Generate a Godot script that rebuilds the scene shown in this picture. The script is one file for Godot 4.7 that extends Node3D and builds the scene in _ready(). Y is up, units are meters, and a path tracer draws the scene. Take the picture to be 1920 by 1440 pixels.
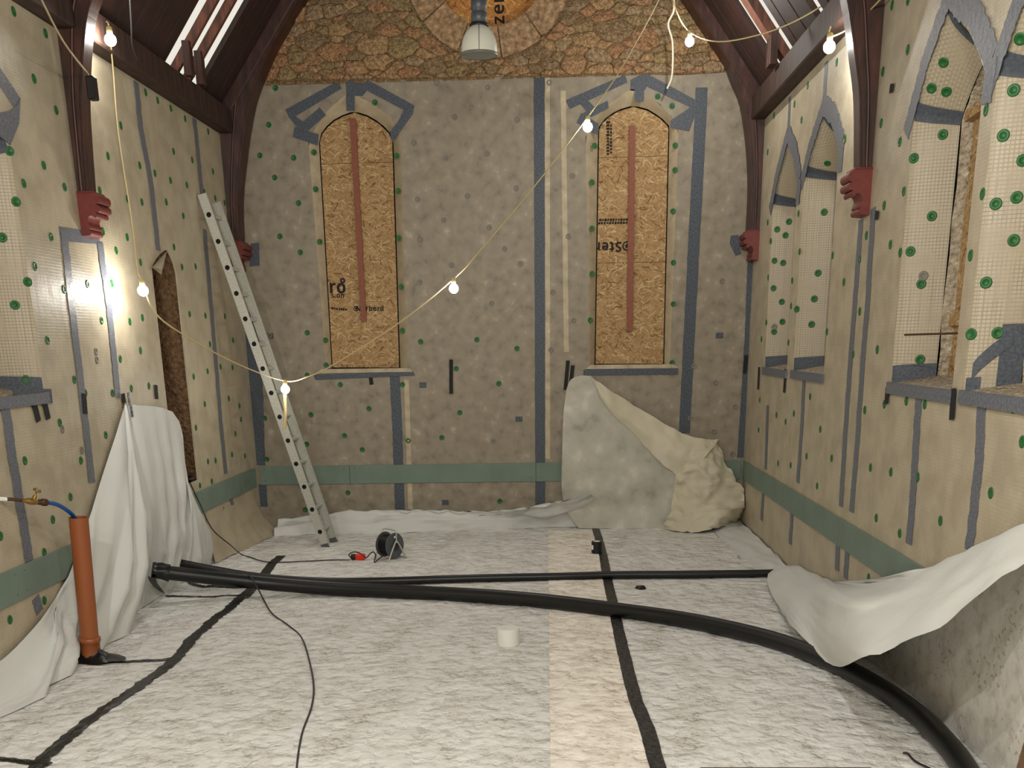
extends Node3D
# The nave of a small stone church under renovation: lined walls, boarded lancets, membrane on the floor.
const XL := -3.399       # left wall plane
const XR := 2.201        # right wall plane
const DEPTH := 11.96     # back wall at its left end
const SLOPE := 1.323      # roof pitch
const EAVE := 4.47
var M := {}
var used := {}
var BU := Vector3(XR - XL, 0, 0.006).normalized()
var BN := Vector3(-0.0011, 0, 1).normalized()
var bump := FastNoiseLite.new()
var ripple := FastNoiseLite.new()
var rough := FastNoiseLite.new()
var wall_left: Node3D
var wall_right: Node3D
var wall_back: Node3D
var floor_root: Node3D
var plug_mesh := {}
var rng := RandomNumberGenerator.new()

func _ready():
	rng.seed = 71
	# ---- camera, sky, exposure
	var cam := Camera3D.new()
	cam.name = "camera"
	cam.position = Vector3(0, 2.05, 0)
	cam.rotation_order = EULER_ORDER_YXZ
	cam.rotation = Vector3(-0.293, 0.040, -0.018)
	cam.set_frustum(1440.0 / 1930.211 * 0.05, Vector2(0, (1230.141 - 720.0) / 1930.211 * 0.05), 0.05, 100.0)   # the photograph is the upper part of a taller frame
	add_child(cam)
	var env := Environment.new()
	env.background_mode = Environment.BG_COLOR
	env.background_color = Color(0.93, 0.91, 0.86)
	env.background_energy_multiplier = 1.0
	env.tonemap_mode = Environment.TONE_MAPPER_LINEAR
	env.tonemap_exposure = 1.0
	env.sdfgi_enabled = true
	env.ssao_enabled = true
	env.ssil_enabled = true
	var we := WorldEnvironment.new()
	we.name = "environment"
	we.environment = env
	add_child(we)
	# ---- noises and materials
	bump.seed = 3; bump.frequency = 0.9; bump.fractal_octaves = 3
	ripple.seed = 9; ripple.frequency = 3.2; ripple.fractal_octaves = 3
	rough.seed = 21; rough.frequency = 7.0; rough.fractal_octaves = 4
	materials()
	# ---- setting, then things
	shell()
	roof()
	gable_stones()
	back_windows()
	side_windows()
	niche()
	wall_tapes()
	wall_plugs()
	hem()
	trims()
	floor_sheets()
	floor_tapes()
	left_drape()
	back_roll()
	back_right_drape()
	right_flap()
	pipes()
	standpipe()
	ladder()
	cable_drum()
	loose_things()
	lamps()
	pendant()

# ================================================================ helpers
func numbered(called: String) -> String:
	var n: int = used.get(called, 0)
	used[called] = n + 1
	return called if n == 0 else "%s_%03d" % [called, n]

func thing(called: String, label: String, category: String, base := Vector3.ZERO, group := "") -> Node3D:
	var o := Node3D.new()
	o.name = numbered(called)
	add_child(o)
	o.position = base
	o.set_meta("label", label)
	o.set_meta("category", category)
	if group: o.set_meta("group", group)
	return o

func structure(called: String, label := "") -> Node3D:
	var o := Node3D.new()
	o.name = numbered(called)
	add_child(o)
	o.set_meta("kind", "structure")
	if label: o.set_meta("label", label)
	return o

func gpos(n: Node) -> Vector3:
	var p := Vector3.ZERO
	while n is Node3D and n != self:
		p += (n as Node3D).position
		n = n.get_parent()
	return p

# a mesh made in room coordinates, hung under its thing
func part(st: SurfaceTool, called: String, mat: Material, parent: Node) -> MeshInstance3D:
	st.generate_normals()
	var o := MeshInstance3D.new()
	o.mesh = st.commit()
	o.material_override = mat
	o.name = called
	parent.add_child(o, true)
	o.position = -gpos(parent)
	return o

func tool() -> SurfaceTool:
	var st := SurfaceTool.new()
	st.begin(Mesh.PRIMITIVE_TRIANGLES)
	return st

func tri(st: SurfaceTool, a: Vector3, b: Vector3, c: Vector3):
	st.add_vertex(a); st.add_vertex(b); st.add_vertex(c)

func quad(st: SurfaceTool, a: Vector3, b: Vector3, c: Vector3, d: Vector3):
	tri(st, a, b, c); tri(st, a, c, d)

func flat(st: SurfaceTool): st.set_smooth_group(-1)
func soft(st: SurfaceTool): st.set_smooth_group(0)

# a box with chamfered edges; centre, full size, turned by basis
func box(st: SurfaceTool, at: Vector3, size: Vector3, ch := 0.004, basis := Basis.IDENTITY):
	flat(st)
	var h := size / 2
	var c := minf(ch, minf(h.x, minf(h.y, h.z)) * 0.6)
	var p := func(s: Vector3, axis: int) -> Vector3:
		var v := Vector3(s.x * (h.x - c), s.y * (h.y - c), s.z * (h.z - c))
		v[axis] = s[axis] * h[axis]
		return at + basis * v
	var fc := func(pts: Array, out: Vector3):
		var n: Vector3 = (pts[1] - pts[0]).cross(pts[2] - pts[0])
		var ordered := pts.duplicate()
		if n.dot(basis * out) > 0: ordered.reverse()
		for i in range(1, ordered.size() - 1): tri(st, ordered[0], ordered[i], ordered[i + 1])
	for ax in 3:
		var u := (ax + 1) % 3
		var w := (ax + 2) % 3
		for s in [-1.0, 1.0]:
			var pts := []
			for q in [[-1, -1], [1, -1], [1, 1], [-1, 1]]:
				var v := Vector3.ZERO
				v[ax] = s; v[u] = q[0]; v[w] = q[1]
				pts.append(p.call(v, ax))
			var out := Vector3.ZERO
			out[ax] = s
			fc.call(pts, out)
		for s in [-1.0, 1.0]:
			for q in [-1.0, 1.0]:
				var a := Vector3.ZERO
				a[u] = s; a[w] = q; a[ax] = -1
				var b := a
				b[ax] = 1
				var out := Vector3.ZERO
				out[u] = s; out[w] = q
				fc.call([p.call(a, u), p.call(b, u), p.call(b, w), p.call(a, w)], out)
	for sx in [-1.0, 1.0]:
		for sy in [-1.0, 1.0]:
			for sz in [-1.0, 1.0]:
				var s := Vector3(sx, sy, sz)
				fc.call([p.call(s, 0), p.call(s, 1), p.call(s, 2)], s)

# extrude a flat outline: origin + x*ux + y*uy, thickness along un
func prism(st: SurfaceTool, poly: PackedVector2Array, o: Vector3, ux: Vector3, uy: Vector3, un: Vector3, depth: float):
	flat(st)
	var idx := Geometry2D.triangulate_polygon(poly)
	var area := 0.0
	for i in poly.size():
		var a := poly[i]
		var b := poly[(i + 1) % poly.size()]
		area += a.cross(b)
	var pt := func(q: Vector2, d: float) -> Vector3: return o + ux * q.x + uy * q.y + un * d
	var turn := ux.cross(uy).dot(un) * area
	for k in range(0, idx.size(), 3):
		var a := poly[idx[k]]
		var b := poly[idx[k + 1]]
		var c := poly[idx[k + 2]]
		var w := (b - a).cross(c - a) * ux.cross(uy).dot(un)
		if w < 0:
			var sw := b
			b = c; c = sw
		tri(st, pt.call(a, depth), pt.call(c, depth), pt.call(b, depth))
		tri(st, pt.call(a, 0.0), pt.call(b, 0.0), pt.call(c, 0.0))
	for i in poly.size():
		var a := poly[i]
		var b := poly[(i + 1) % poly.size()]
		if turn < 0:
			var sw := a
			a = b; b = sw
		quad(st, pt.call(a, 0.0), pt.call(a, depth), pt.call(b, depth), pt.call(b, 0.0))

# a smooth skin through rows of points
func skin(st: SurfaceTool, rows: Array, closed := false):
	soft(st)
	for r in rows.size() - 1:
		var n: int = rows[r].size()
		for i in (n if closed else n - 1):
			var j := (i + 1) % n
			quad(st, rows[r][i], rows[r][j], rows[r + 1][j], rows[r + 1][i])

func tube(st: SurfaceTool, pts: Array, r: float, sides := 8, caps := true, wobble := 0.0):
	var rows := []
	var up := Vector3.UP
	for i in pts.size():
		var t: Vector3 = (pts[mini(i + 1, pts.size() - 1)] - pts[maxi(i - 1, 0)]).normalized()
		if absf(t.dot(up)) > 0.95: up = Vector3(1, 0, 0.2).normalized()
		var b := t.cross(up).normalized()
		up = b.cross(t).normalized()
		var row := []
		for k in sides:
			var a := TAU * k / sides
			var rr := r * (1.0 + wobble * rough.get_noise_3d(pts[i].x * 3.0, pts[i].z * 3.0, k * 0.4))
			row.append(pts[i] + (b * cos(a) + up * sin(a)) * rr)
		rows.append(row)
	skin(st, rows, true)
	if caps:
		flat(st)
		for e in [0, rows.size() - 1]:
			for k in range(1, sides - 1):
				if e == 0: tri(st, rows[e][0], rows[e][k], rows[e][k + 1])
				else: tri(st, rows[e][0], rows[e][k + 1], rows[e][k])

# turn a profile of (radius, height) round an axis
func lathe(st: SurfaceTool, prof: Array, segs: int, xf: Transform3D, hard := false):
	var rows := []
	for p in prof:
		var row := []
		for k in segs:
			var a := TAU * k / segs
			row.append(xf * Vector3(p.x * cos(a), p.y, p.x * sin(a)))
		rows.append(row)
	if hard:
		for r in rows.size() - 1:
			st.set_smooth_group(r + 1)
			for i in segs:
				var j := (i + 1) % segs
				quad(st, rows[r][i], rows[r][j], rows[r + 1][j], rows[r + 1][i])
		return
	skin(st, rows, true)

# points along a smooth curve through the given ones
func curve(pts: Array, each := 6) -> Array:
	var out := []
	for i in pts.size() - 1:
		var a: Vector3 = pts[maxi(i - 1, 0)]
		var b: Vector3 = pts[i]
		var c: Vector3 = pts[i + 1]
		var d: Vector3 = pts[mini(i + 2, pts.size() - 1)]
		for k in each:
			out.append(b.cubic_interpolate(c, a, d, float(k) / each))
	out.append(pts[-1])
	return out

# n points evenly along a polyline
func even(pts: Array, n: int) -> Array:
	var total := 0.0
	for i in pts.size() - 1: total += (pts[i + 1] - pts[i]).length()
	var out := []
	var seg := 0
	var done := 0.0
	for k in n:
		var want := total * k / (n - 1)
		while seg < pts.size() - 2 and done + (pts[seg + 1] - pts[seg]).length() < want:
			done += (pts[seg + 1] - pts[seg]).length()
			seg += 1
		var l: float = (pts[seg + 1] - pts[seg]).length()
		out.append(pts[seg].lerp(pts[seg + 1], clampf((want - done) / maxf(l, 1e-6), 0, 1)))
	return out

func turned(at: Vector3, axis: Vector3) -> Transform3D:   # y axis laid along axis
	var y := axis.normalized()
	var x := y.cross(Vector3(0.31, 0.2, 0.93)).normalized()
	return Transform3D(Basis(x, y, x.cross(y)), at)

func on_back(q: Vector2, off := 0.0) -> Vector3:
	return Vector3(XL, q.y, -DEPTH) + BU * q.x + BN * off
func on_left(q: Vector2, off := 0.0) -> Vector3: return Vector3(XL + off, q.y, q.x)
func on_right(q: Vector2, off := 0.0) -> Vector3: return Vector3(XR - off, q.y, q.x)
func on_wall(w: String, q: Vector2, off := 0.0) -> Vector3:
	if w == "B": return on_back(q, off)
	return on_left(q, off) if w == "L" else on_right(q, off)
func wall_of(w: String) -> Node3D:
	if w == "B": return wall_back
	return wall_left if w == "L" else wall_right
func across(w: String) -> Vector3: return BU if w == "B" else Vector3(0, 0, 1)
func inward(w: String) -> Vector3:
	if w == "B": return BN
	return Vector3(1, 0, 0) if w == "L" else Vector3(-1, 0, 0)
func slab(st: SurfaceTool, w: String, poly: Array, off: float, thick: float):
	prism(st, PackedVector2Array(poly), on_wall(w, Vector2.ZERO, off), across(w), Vector3.UP, inward(w), thick)

# ================================================================ materials
func noise_tex(freq: float, ramp: Array, nseed := 1, octaves := 4, size := 512, stretch := Vector2.ONE) -> ImageTexture:
	var n := FastNoiseLite.new()
	n.seed = nseed; n.frequency = freq; n.fractal_octaves = octaves
	var w := int(size * stretch.x)
	var h := int(size * stretch.y)
	var src := n.get_seamless_image(w, h)
	if w != size or h != size: src.resize(size, size, Image.INTERPOLATE_BILINEAR)
	var im := Image.create(size, size, false, Image.FORMAT_RGB8)
	for y in size:
		for x in size:
			var t: float = src.get_pixel(x, y).r * (ramp.size() - 1)
			var i := mini(int(t), ramp.size() - 2)
			im.set_pixel(x, y, ramp[i].lerp(ramp[i + 1], t - i))
	return ImageTexture.create_from_image(im)

func std(c: Color, r := 0.8, metal := 0.0) -> StandardMaterial3D:
	var m := StandardMaterial3D.new()
	m.albedo_color = c
	m.roughness = r
	m.metallic = metal
	return m

func tri_mat(tex: Texture2D, tile: float, r := 0.8, height: Texture2D = null, hs := 1.0, tint := Color.WHITE) -> StandardMaterial3D:
	var m := std(tint, r)
	m.albedo_texture = tex
	m.uv1_triplanar = true
	m.uv1_world_triplanar = true
	m.uv1_scale = Vector3.ONE / tile
	if height:
		m.heightmap_enabled = true
		m.heightmap_texture = height
		m.heightmap_scale = hs
	return m

func osb_textures() -> Array:
	var size := 1024
	var im := Image.create(size, size, false, Image.FORMAT_RGB8)
	var hm := Image.create(size, size, false, Image.FORMAT_RGB8)
	im.fill(Color(0.60, 0.47, 0.30)); hm.fill(Color(0.4, 0.4, 0.4))
	var r := RandomNumberGenerator.new()
	r.seed = 5
	for k in 5200:
		var l := r.randf_range(18, 60)
		var w := r.randf_range(3, 9)
		var a := r.randf_range(-0.9, 0.9) + (PI / 2 if r.randf() < 0.25 else 0.0)
		var c := Color(0.72, 0.605, 0.43).lerp(Color(0.64, 0.51, 0.335), r.randf())
		if r.randf() < 0.12: c = Color(0.46, 0.32, 0.185)
		if r.randf() < 0.15: c = Color(0.78, 0.69, 0.52)
		var z := r.randf_range(0.25, 0.85)
		var at := Vector2(r.randf() * size, r.randf() * size)
		var d := Vector2(cos(a), sin(a))
		var e := Vector2(-d.y, d.x)
		for i in int(l):
			for j in int(w):
				var p := at + d * (i - l / 2) + e * (j - w / 2)
				var x := posmod(int(p.x), size)
				var y := posmod(int(p.y), size)
				im.set_pixel(x, y, c.darkened(0.12 if j == 0 else 0.0))
				hm.set_pixel(x, y, Color(z, z, z))
	return [ImageTexture.create_from_image(im), ImageTexture.create_from_image(hm)]

# reinforcement grid of the membrane, 2 cm squares: colour and relief
func mesh_textures(line: float) -> Array:
	var size := 1024
	var n := FastNoiseLite.new()
	n.seed = 4; n.frequency = 0.004; n.fractal_octaves = 4
	var src := n.get_seamless_image(size, size)
	n.frequency = 0.012; n.seed = 8
	var folds := n.get_seamless_image(size, 128)
	folds.resize(size, size, Image.INTERPOLATE_BILINEAR)
	var im := Image.create(size, size, false, Image.FORMAT_RGB8)
	var hm := Image.create(size, size, false, Image.FORMAT_RGB8)
	for y in size:
		for x in size:
			var t: float = src.get_pixel(x, y).r
			var c := Color(0.72, 0.675, 0.58).lerp(Color(0.655, 0.61, 0.52), clampf((t - 0.3) * 2.0, 0, 1))
			var g := 1.0 if (x % 16 < 4 or y % 16 < 4) else 0.0
			c = c.darkened(g * line * clampf(2.2 - 3.0 * t, 0.15, 1.0))
			im.set_pixel(x, y, c)
			var hh: float = 0.16 * folds.get_pixel(x, y).r + 0.30 * t + 0.05 * g
			hm.set_pixel(x, y, Color(hh, hh, hh))
	return [ImageTexture.create_from_image(im), ImageTexture.create_from_image(hm)]

func fleece_texture() -> ImageTexture:
	var size := 1024
	var n := FastNoiseLite.new()
	n.seed = 12; n.frequency = 0.005; n.fractal_octaves = 5
	var a := n.get_seamless_image(size, size)
	n.seed = 13; n.frequency = 0.02; n.fractal_octaves = 4
	var b := n.get_seamless_image(800, size)
	b.resize(size, size, Image.INTERPOLATE_CUBIC)
	n.seed = 14; n.frequency = 0.06; n.fractal_octaves = 3
	var c := n.get_seamless_image(800, size)
	c.resize(size, size, Image.INTERPOLATE_BILINEAR)
	var im := Image.create(size, size, false, Image.FORMAT_RGB8)
	for y in size:
		for x in size:
			var t: float = a.get_pixel(x, y).r
			var s: float = b.get_pixel(x, y).r
			var d: float = c.get_pixel(x, y).r
			var col := Color(0.88, 0.88, 0.865).lerp(Color(0.825, 0.815, 0.79), clampf((t - 0.40) * 2.2, 0, 1))
			col = col.lerp(Color(0.69, 0.68, 0.645), clampf((s - 0.50) * 1.5, 0, 0.5))
			col = col.lerp(Color(0.45, 0.44, 0.41), clampf((d * (0.45 + t) - 0.76) * 3.0, 0, 0.45))
			im.set_pixel(x, y, col)
	return ImageTexture.create_from_image(im)

func materials():
	var st_relief_pre := noise_tex(0.03, [Color.BLACK, Color.WHITE], 18, 5, 512)
	var osb := osb_textures()
	M.osb = tri_mat(osb[0], 1.7, 0.75, osb[1], 0.25)
	M.osb_warm = tri_mat(osb[0], 1.7, 0.75, osb[1], 0.25, Color(1.12, 0.97, 0.76))
	M.raw_edge = tri_mat(noise_tex(0.02, [Color(0.34, 0.29, 0.23), Color(0.58, 0.53, 0.45), Color(0.70, 0.65, 0.56), Color(0.86, 0.82, 0.74)], 52, 5, 512), 0.5, 0.95, st_relief_pre, 2.5)
	M.ply = tri_mat(osb[0], 3.6, 0.8, osb[1], 0.05, Color(0.98, 0.9, 0.72))
	var side := mesh_textures(0.035)
	M.lining = tri_mat(side[0], 1.28, 0.46, side[1], 1.1)
	var reveal := mesh_textures(0.22)
	M.reveal = tri_mat(reveal[0], 1.28, 0.5, reveal[1], 0.8)
	var mott := noise_tex(0.012, [Color(0.44, 0.41, 0.36), Color(0.52, 0.48, 0.415), Color(0.55, 0.51, 0.44), Color(0.57, 0.53, 0.46), Color(0.68, 0.64, 0.56)], 31, 5, 1024, Vector2(1, 1))
	var soft_relief := noise_tex(0.01, [Color.BLACK, Color.WHITE], 44, 3, 512)
	M.back_lining = tri_mat(mott, 2.1, 0.6, soft_relief, 1.2)
	M.lap = tri_mat(mott, 2.1, 0.6, soft_relief, 1.2, Color(1.25, 1.24, 1.2))
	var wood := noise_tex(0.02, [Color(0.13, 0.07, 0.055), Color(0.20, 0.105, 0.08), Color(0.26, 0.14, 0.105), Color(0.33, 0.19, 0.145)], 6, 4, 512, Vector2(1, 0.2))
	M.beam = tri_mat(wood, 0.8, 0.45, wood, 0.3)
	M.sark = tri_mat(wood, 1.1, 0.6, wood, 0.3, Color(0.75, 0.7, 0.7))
	M.rafter = tri_mat(wood, 0.6, 0.6, wood, 0.3, Color(1.5, 1.5, 1.35))  # lightened copy of the wood, light on the rafter sides put in
	M.plate = tri_mat(wood, 0.7, 0.7, wood, 0.4, Color(0.9, 1.0, 0.95))
	var red := noise_tex(0.03, [Color(0.40, 0.15, 0.13), Color(0.46, 0.19, 0.16)], 3, 3, 256)
	M.red_paint = tri_mat(red, 0.5, 0.45)
	var st1 := noise_tex(0.02, [Color(0.40, 0.33, 0.25), Color(0.57, 0.475, 0.36), Color(0.68, 0.575, 0.445), Color(0.84, 0.74, 0.60)], 17, 5, 512)
	var st_relief := st_relief_pre
	var tints := [Color(1, 1, 1), Color(1.04, 0.97, 0.92), Color(0.90, 0.89, 0.86), Color(1.06, 1.02, 0.95), Color(0.95, 0.96, 0.88), Color(1.03, 0.93, 0.87)]
	for i in 6: M["stone%d" % i] = tri_mat(st1, 0.45, 0.95, st_relief, 2.5, tints[i])
	M.mortar = tri_mat(st1, 0.35, 1.0, st_relief, 3.0, Color(0.86, 0.83, 0.76))
	M.ashlar = tri_mat(st1, 0.8, 0.9, st_relief, 1.0, Color(0.98, 0.95, 0.93))
	M.niche = tri_mat(st1, 0.6, 1.0, st_relief, 3.0, Color(0.70, 0.64, 0.59))
	var tp := noise_tex(0.03, [Color(0.15, 0.17, 0.20), Color(0.24, 0.265, 0.30), Color(0.29, 0.315, 0.355), Color(0.38, 0.40, 0.43)], 23, 4, 512)
	M.tape = tri_mat(tp, 0.35, 0.6, soft_relief, 0.12)
	var tps := noise_tex(0.03, [Color(0.29, 0.30, 0.335), Color(0.36, 0.375, 0.41), Color(0.41, 0.425, 0.455), Color(0.50, 0.515, 0.54)], 24, 4, 512)
	M.side_tape = tri_mat(tps, 0.35, 0.5, soft_relief, 0.12)
	M.black_tape = tri_mat(noise_tex(0.04, [Color(0.03, 0.03, 0.032), Color(0.07, 0.07, 0.075)], 2, 3, 256), 0.3, 0.35, soft_relief, 0.3)
	M.black_matt = std(Color(0.045, 0.045, 0.05), 0.75)
	M.floor_tape = tri_mat(noise_tex(0.03, [Color(0.07, 0.07, 0.07), Color(0.13, 0.125, 0.12), Color(0.2, 0.19, 0.18)], 27, 4, 256), 0.3, 0.4, soft_relief, 1.2)
	M.green_board = tri_mat(noise_tex(0.01, [Color(0.41, 0.475, 0.43), Color(0.45, 0.52, 0.47)], 29, 3, 256), 1.2, 0.8)
	M.green = std(Color(0.10, 0.36, 0.15), 0.5)
	M.grey_plug = std(Color(0.47, 0.45, 0.41), 0.6)
	var fl := fleece_texture()
	var wr := noise_tex(0.012, [Color.BLACK, Color(0.7, 0.7, 0.7), Color.WHITE], 36, 5, 1024, Vector2(1, 1))
	M.fleece = tri_mat(fl, 1.9, 0.85, wr, 3.0)
	M.fleece_smooth = tri_mat(fl, 2.6, 0.85, wr, 0.8, Color(0.97, 0.96, 0.94))
	M.fleece_light = tri_mat(fl, 2.3, 0.85, wr, 3.0, Color(1.08, 1.05, 1.02))
	var wr2 := noise_tex(0.008, [Color.BLACK, Color.WHITE], 37, 4, 512)
	M.sheet = tri_mat(noise_tex(0.006, [Color(0.78, 0.785, 0.765), Color(0.83, 0.835, 0.815)], 38, 3, 256), 2.0, 0.75, wr2, 0.8)
	M.sheet.backlight = Color(0.25, 0.25, 0.24)
	M.sheet_dirty = tri_mat(noise_tex(0.008, [Color(0.55, 0.54, 0.49), Color(0.68, 0.67, 0.615), Color(0.73, 0.72, 0.665), Color(0.84, 0.83, 0.785)], 39, 5, 512), 1.6, 0.8, wr2, 0.8)
	M.sheet_cream = tri_mat(noise_tex(0.006, [Color(0.74, 0.71, 0.61), Color(0.82, 0.79, 0.71)], 40, 3, 256), 1.2, 0.8, wr2, 0.8)
	M.black_pipe = tri_mat(noise_tex(0.02, [Color(0.018, 0.019, 0.02), Color(0.035, 0.037, 0.038)], 41, 3, 256), 0.5, 0.42)
	M.brown_pipe = std(Color(0.56, 0.31, 0.16), 0.4)
	M.blue = std(Color(0.05, 0.30, 0.58), 0.35)
	M.brass = std(Color(0.55, 0.44, 0.22), 0.4, 0.7)
	M.copper = std(Color(0.30, 0.20, 0.12), 0.5, 0.5)
	M.alu = tri_mat(noise_tex(0.05, [Color(0.66, 0.66, 0.62), Color(0.78, 0.78, 0.74)], 42, 3, 256), 0.3, 0.42)
	M.alu.metallic = 0.35
	M.dark = std(Color(0.012, 0.012, 0.012), 0.9)  # near-black, painted in for the shade inside holes and gaps
	M.black = std(Color(0.03, 0.03, 0.032), 0.5)
	M.grey_metal = std(Color(0.33, 0.35, 0.37), 0.45, 0.3)
	M.white = std(Color(0.88, 0.88, 0.86), 0.6)
	M.cable = std(Color(0.16, 0.155, 0.15), 0.5)
	M.cream_cable = std(Color(0.76, 0.69, 0.50), 0.6)
	M.white_cable = std(Color(0.85, 0.82, 0.75), 0.5)
	M.orange = std(Color(0.90, 0.16, 0.05), 0.4)
	M.terracotta = tri_mat(noise_tex(0.03, [Color(0.47, 0.25, 0.165), Color(0.54, 0.30, 0.20)], 45, 3, 256), 0.4, 0.6)
	M.ink = std(Color(0.09, 0.06, 0.04), 0.8)
	M.plank = tri_mat(st1, 0.9, 0.9, wood, 0.3, Color(0.60, 0.55, 0.48))
	M.bulb = std(Color(1, 1, 1), 0.3)
	M.bulb.emission_enabled = true
	M.bulb.emission = Color(1.0, 0.97, 0.90)
	M.bulb.emission_energy_multiplier = 14.0
	M.lampshade = std(Color(0.86, 0.86, 0.80), 0.35)
	M.rim = std(Color(0.42, 0.43, 0.40), 0.4)

# ================================================================ room shell
const HOLES := {
	"R": [[-11.05, -10.0, 1.79, 3.36, -10.5, 3.83], [-9.755, -8.66, 1.79, 3.42, -9.205, 3.81], [-6.965, -5.897, 1.78, 3.33, -6.517, 3.82], [-5.735, -4.68, 1.78, 3.30, -5.2, 3.80]],
	"L": [[-9.896, -9.29, 0.86, 2.74, -9.70, 2.92], [-7.04, -5.98, 1.80, 3.30, -6.5, 3.80]],
}

func arch(h: Array) -> Array:
	var pts := []
	for i in 9: pts.append(Vector2(h[0], lerpf(h[2], h[3], i / 8.0)))
	for e in 2:
		var p := Vector2(h[0], h[3]) if e == 0 else Vector2(h[4], h[5])
		var q := Vector2(h[4], h[5]) if e == 0 else Vector2(h[1], h[3])
		var c := (p + q) / 2 + Vector2(-0.05 if e == 0 else 0.05, 0.03)
		for i in range(1, 9):
			var t := i / 8.0
			pts.append(p * (1 - t) * (1 - t) + c * 2 * t * (1 - t) + q * t * t)
	for i in range(1, 9): pts.append(Vector2(h[1], lerpf(h[3], h[2], i / 8.0)))
	return pts

# loft from an outline in the wall to a smaller one deeper in
func reveal_rows(w: String, outer: Array, inner: Array, depth: float, k := 10) -> Array:
	var rows := []
	for r in k + 1:
		var t := float(r) / k
		var g := 2 * t * (1 - t) * 0.45 + t * t
		var d := depth * (2 * t * (1 - t) * 0.12 + t * t)
		var row := []
		for i in outer.size(): row.append(on_wall(w, outer[i].lerp(inner[i], g), -d))
		rows.append(row)
	return rows

func lined_wall(w: String, root: Node3D, z0: float, z1: float, top: float):
	var st := tool()
	var z := z0
	var th := -0.012
	for h in HOLES[w]:
		slab(st, w, [Vector2(z, 0), Vector2(h[0], 0), Vector2(h[0], top), Vector2(z, top)], 0, th)
		slab(st, w, [Vector2(h[0], 0), Vector2(h[1], 0), Vector2(h[1], h[2]), Vector2(h[0], h[2])], 0, th)
		var a := arch(h)
		var left_side := [Vector2(h[0], top)]
		for i in range(8, 17): left_side.append(a[i])
		left_side.append(Vector2(h[4], top))
		slab(st, w, left_side, 0, th)
		var right_side := [Vector2(h[4], top)]
		for i in range(16, 25): right_side.append(a[i])
		right_side.append(Vector2(h[1], top))
		slab(st, w, right_side, 0, th)
		z = h[1]
	slab(st, w, [Vector2(z, 0), Vector2(z1, 0), Vector2(z1, top), Vector2(z, top)], 0, th)
	part(st, "lining_membrane", M.lining, root)
	st = tool()
	box(st, on_wall(w, Vector2((z0 + z1) / 2, 1.85), -0.72), Vector3(0.5, 4.1, z1 - z0 + 1.0), 0.01)
	part(st, "masonry", M.mortar, root)

func shell():
	wall_left = structure("wall_left", "wall lined with cream membrane")
	wall_right = structure("wall_right", "wall lined with cream membrane")
	wall_back = structure("wall_back", "end wall, lined below and bare rubble stone above")
	floor_root = structure("floor", "floor covered with white fleece membrane")
	lined_wall("L", wall_left, -11.99, 3.4, 4.28)
	lined_wall("R", wall_right, -11.99, 3.4, 4.28)
	var st := tool()
	box(st, Vector3(-0.6, -0.16, -4.3), Vector3(7.6, 0.2, 16.6), 0.01)
	part(st, "subfloor", M.mortar, floor_root)
	# back wall: masonry behind, membrane skin with two lancet holes in front
	st = tool()
	slab(st, "B", [Vector2(-1, -0.3), Vector2(6.6, -0.3), Vector2(6.6, 3.1), Vector2(5.6, 4.40), Vector2(2.8, 8.1), Vector2(0, 4.40), Vector2(-1, 3.1)], -0.62, 0.3)
	part(st, "masonry", M.mortar, wall_back)
	st = tool()
	var top := func(u: float) -> float: return lerpf(4.73, 4.696, (u - 0.486) / 4.58) + 0.010 * sin(u * 5.0)
	var u := -0.15
	for h in [back_hole(0), back_hole(1)]:
		var lo := 99.0
		var hi := -99.0
		for q in h:
			lo = minf(lo, q.x - 0.001)
			hi = maxf(hi, q.x + 0.001)
		var sill: float = h[0].y
		strip_up(st, u, lo, 0.0, top)
		slab(st, "B", [Vector2(lo, 0), Vector2(hi, 0), Vector2(hi, h[-1].y), Vector2(lo, sill)], 0, -0.012)
		var up := [Vector2(lo, top.call(lo)), Vector2(lo, sill)]
		var ap := 0
		for i in h.size():
			if h[i].y > h[ap].y: ap = i
		for i in range(0, ap + 1): up.append(h[i])
		up.append(Vector2(h[ap].x, top.call(h[ap].x)))
		slab(st, "B", up, 0, -0.012)
		up = [Vector2(h[ap].x, top.call(h[ap].x))]
		for i in range(ap, h.size()): up.append(h[i])
		up.append(Vector2(hi, h[-1].y))
		up.append(Vector2(hi, top.call(hi)))
		slab(st, "B", up, 0, -0.012)
		u = hi
	strip_up(st, u, 5.75, 0.0, top)
	part(st, "lining_membrane", M.back_lining, wall_back)
	# the wall behind the camera closes the room
	var near := structure("wall_near")
	st = tool()
	box(st, Vector3(-0.6, 4.0, 3.55), Vector3(7.6, 9.0, 0.3), 0.01)
	part(st, "plaster", M.back_lining, near)

func strip_up(st: SurfaceTool, a: float, b: float, y0: float, top: Callable):
	var n := 8
	var poly := [Vector2(b, y0), Vector2(a, y0)]
	for i in n + 1:
		var x := lerpf(a, b, float(i) / n)
		poly.append(Vector2(x, top.call(x)))
	slab(st, "B", poly, 0, -0.012)

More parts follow.
